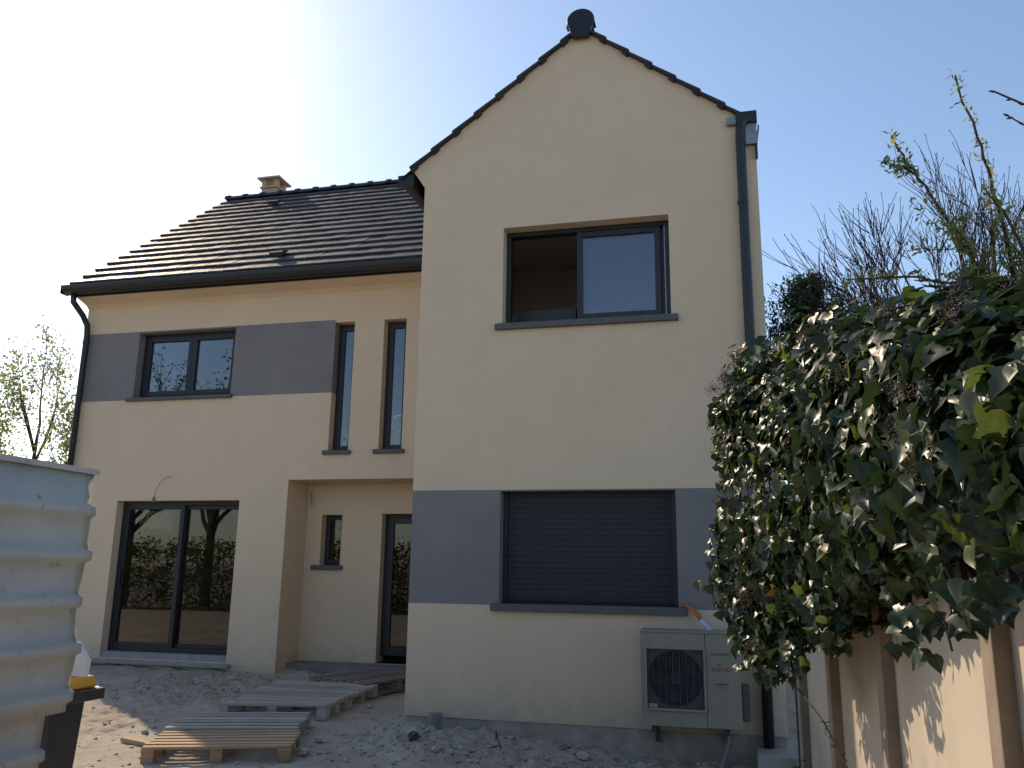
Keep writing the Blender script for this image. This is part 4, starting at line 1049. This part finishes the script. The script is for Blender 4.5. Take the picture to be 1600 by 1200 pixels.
link('leaves', leafcloud(lv, g2, 4, .068, .022, SPRING, up=0), st, kind='stuff')
# budding twigs entering at the right
mb = MB(); g3 = random.Random(9)
bt = thing('budding_branch', 'dark twigs with fat buds reaching in at the upper right edge', 'branch', (0, 0, 0))

def twig(mb, pts, r0):
    P = [Vector(p) for p in pts]; n = len(P); mb.tube(P, [r0 * (1 - .5 * k / n) for k in range(n)], 6)
twig(mb, [(2.35, -4.2, 1.2), (2.32, -4.2, 2.6), (2.15, -4.2, 3.3), (1.90, -4.2, 3.58), (1.60, -4.2, 3.69), (1.48, -4.2, 3.725), (1.433, -4.2, 3.758), (1.368, -4.2, 3.804)], .0075)
twig(mb, [(2.15, -4.2, 3.3), (1.80, -4.2, 3.50), (1.55, -4.2, 3.58), (1.472, -4.2, 3.617), (1.41, -4.2, 3.672)], .006)
mb.build('twigs', BARKD, bt)
mb = MB()
for (x, z, dx, dz) in ((1.368, 3.804, -.026, .008), (1.433, 3.756, -.022, -.002), (1.478, 3.722, -.02, .014), (1.51, 3.70, -.016, -.014), (1.412, 3.672, -.02, .012), (1.425, 3.662, -.022, -.004), (1.468, 3.622, -.018, .012)):
    a = Vector((x, -4.2, z)); d = Vector((dx, 0, dz)); mb.tube([a - d * .2, a + d * .3, a + d * .7, a + d * 1.1], [.003, .0065, .005, .001], 6)
mb.build('buds', BARKD, bt)
# conifer
cf = thing('conifer', 'small dark feathery conifer standing between the house and the ivy', 'tree', (1.85, 8.0, 0))
g4 = random.Random(6)
MB().tube([(0, 0, -.2), (0, 0, 3), (.03, 0, 7.0)], [.14, .09, .01], 8).build('trunk', BARK, cf)
mb = MB(); lv = []
for k in range(330):
    z = 3.2 + 3.85 * g4.random() ** .9; R_ = max(.06, (7.3 - z) * .72) * g4.uniform(.2, 1.25); a = g4.uniform(0, 6.28)
    d = Vector((cos(a), sin(a), g4.uniform(.25, .7))).normalized(); p0 = Vector((0, 0, z))
    pts = [p0 + d * R_ * t + Vector((0, 0, -.10 * R_ * sin(pi * t))) for t in (0, .35, .7, 1)]
    mb.tube(pts, [.012, .009, .006, .003], 3, cap=False)
    for t in (.35, .55, .7, .85, 1.0):
        q = p0 + d * R_ * t + Vector((0, 0, -.10 * R_ * sin(pi * t)))
        for j in range(3): lv.append((q + Vector((g4.gauss(0, .05), g4.gauss(0, .05), g4.gauss(0, .04))), d))
mb.build('branches', BARKD, cf)
link('sprays', leafcloud(lv, g4, 4, .085, .04, CONIF, up=.9), cf, kind='stuff')
# young tree at the left, against the glare
g5 = random.Random(17)
def leafy(name, lab, loc, h, seed, m=SPRING, per=5, ls=.075, depth=3, kids=(3, 4), lean=0, parts=True, sp=.10, group=None):
    g_ = random.Random(seed); t = thing(name, lab, 'tree', loc, group); mb = MB(); tips = []; al = []
    mb.tube([(0, 0, -.3), (0, 0, h * .15), (lean, 0, h * .34)], [h * .022, h * .018, h * .016], 8)
    for k in range(7):
        a = g_.uniform(0, 6.28); d = Vector((cos(a) * .75, sin(a) * .75, g_.uniform(.7, 1.6))).normalized()
        grow(mb, g_, Vector((lean, 0, h * g_.uniform(.24, .36))), d, h * .30, h * .010, depth, tips, 4, .13, .07, kids, .55, .62, 5, .006, al)
    grow(mb, g_, Vector((lean, 0, h * .33)), Vector((0, 0, 1)), h * .34, h * .012, depth, tips, 4, .08, .10, kids, .5, .6, 5, .006, al)
    mb.build('trunk', BARK, t)
    link('leaves', leafcloud(al + tips, g_, per, ls, sp, m), t, kind='stuff'); return t
leafy('young_tree', 'airy young tree with sparse fresh leaves behind the left end of the house', (-14.6, 7.0, 0), 6.3, 31, SPRING, 4, .08, 3, (2, 4), sp=.11)
# trees behind the house, seen through its windows
for k, (x, y, h) in enumerate(((-15.5, 21, 8), (-10.5, 19, 9), (-8.4, 17.5, 8.0))):
    leafy('garden_tree', ['leafy green tree in the back garden, seen through the patio door', 'leafy tree in the back garden behind the house middle', 'leafy tree in the back garden, seen through the narrow upper window'][k], (x, y, 0), h, 50 + k, TREEL, 5, .16, 2, (3, 4), sp=.25)
# trees behind the viewer, mirrored in the panes
for k, (x, y, h) in enumerate(((-18.3, -13.5, 9.6), (-22.5, -14.5, 10.2), (-13.5, -15, 6.8))):
    leafy('street_tree', ['tree across the street mirrored in the patio door', 'tree across the street mirrored in the upper left window', 'farther tree across the street behind the viewer'][k], (x, y, 0), h, 70 + k, TREEL, 4, .14, 2, (3, 4), sp=.22)

g6 = random.Random(3); pts_ = []  # unseen hedge, added to darken the panes' reflections and block ground bounce
for k in range(3600): pts_.append((Vector((g6.uniform(-22, 6), -11.0 + g6.gauss(0, .22), g6.uniform(.0, 2.25))), Vector((0, 0, 1))))
hd = thing('added_hedge', 'dark hedge added out of view behind the viewer to darken the pane reflections', 'hedge', (0, 0, 0))
link('foliage', leafcloud(pts_, g6, 12, .13, .13, TREEL), hd, kind='stuff')
mb = MB()
for k in range(60): x = -21.8 + k * .52; mb.tube([(x, -11.0, -.2), (x + .05, -11.05, 1.1), (x - .05, -11.0, 2.1)], .02, 4)
mb.build('stems', BARK, hd, kind='stuff')
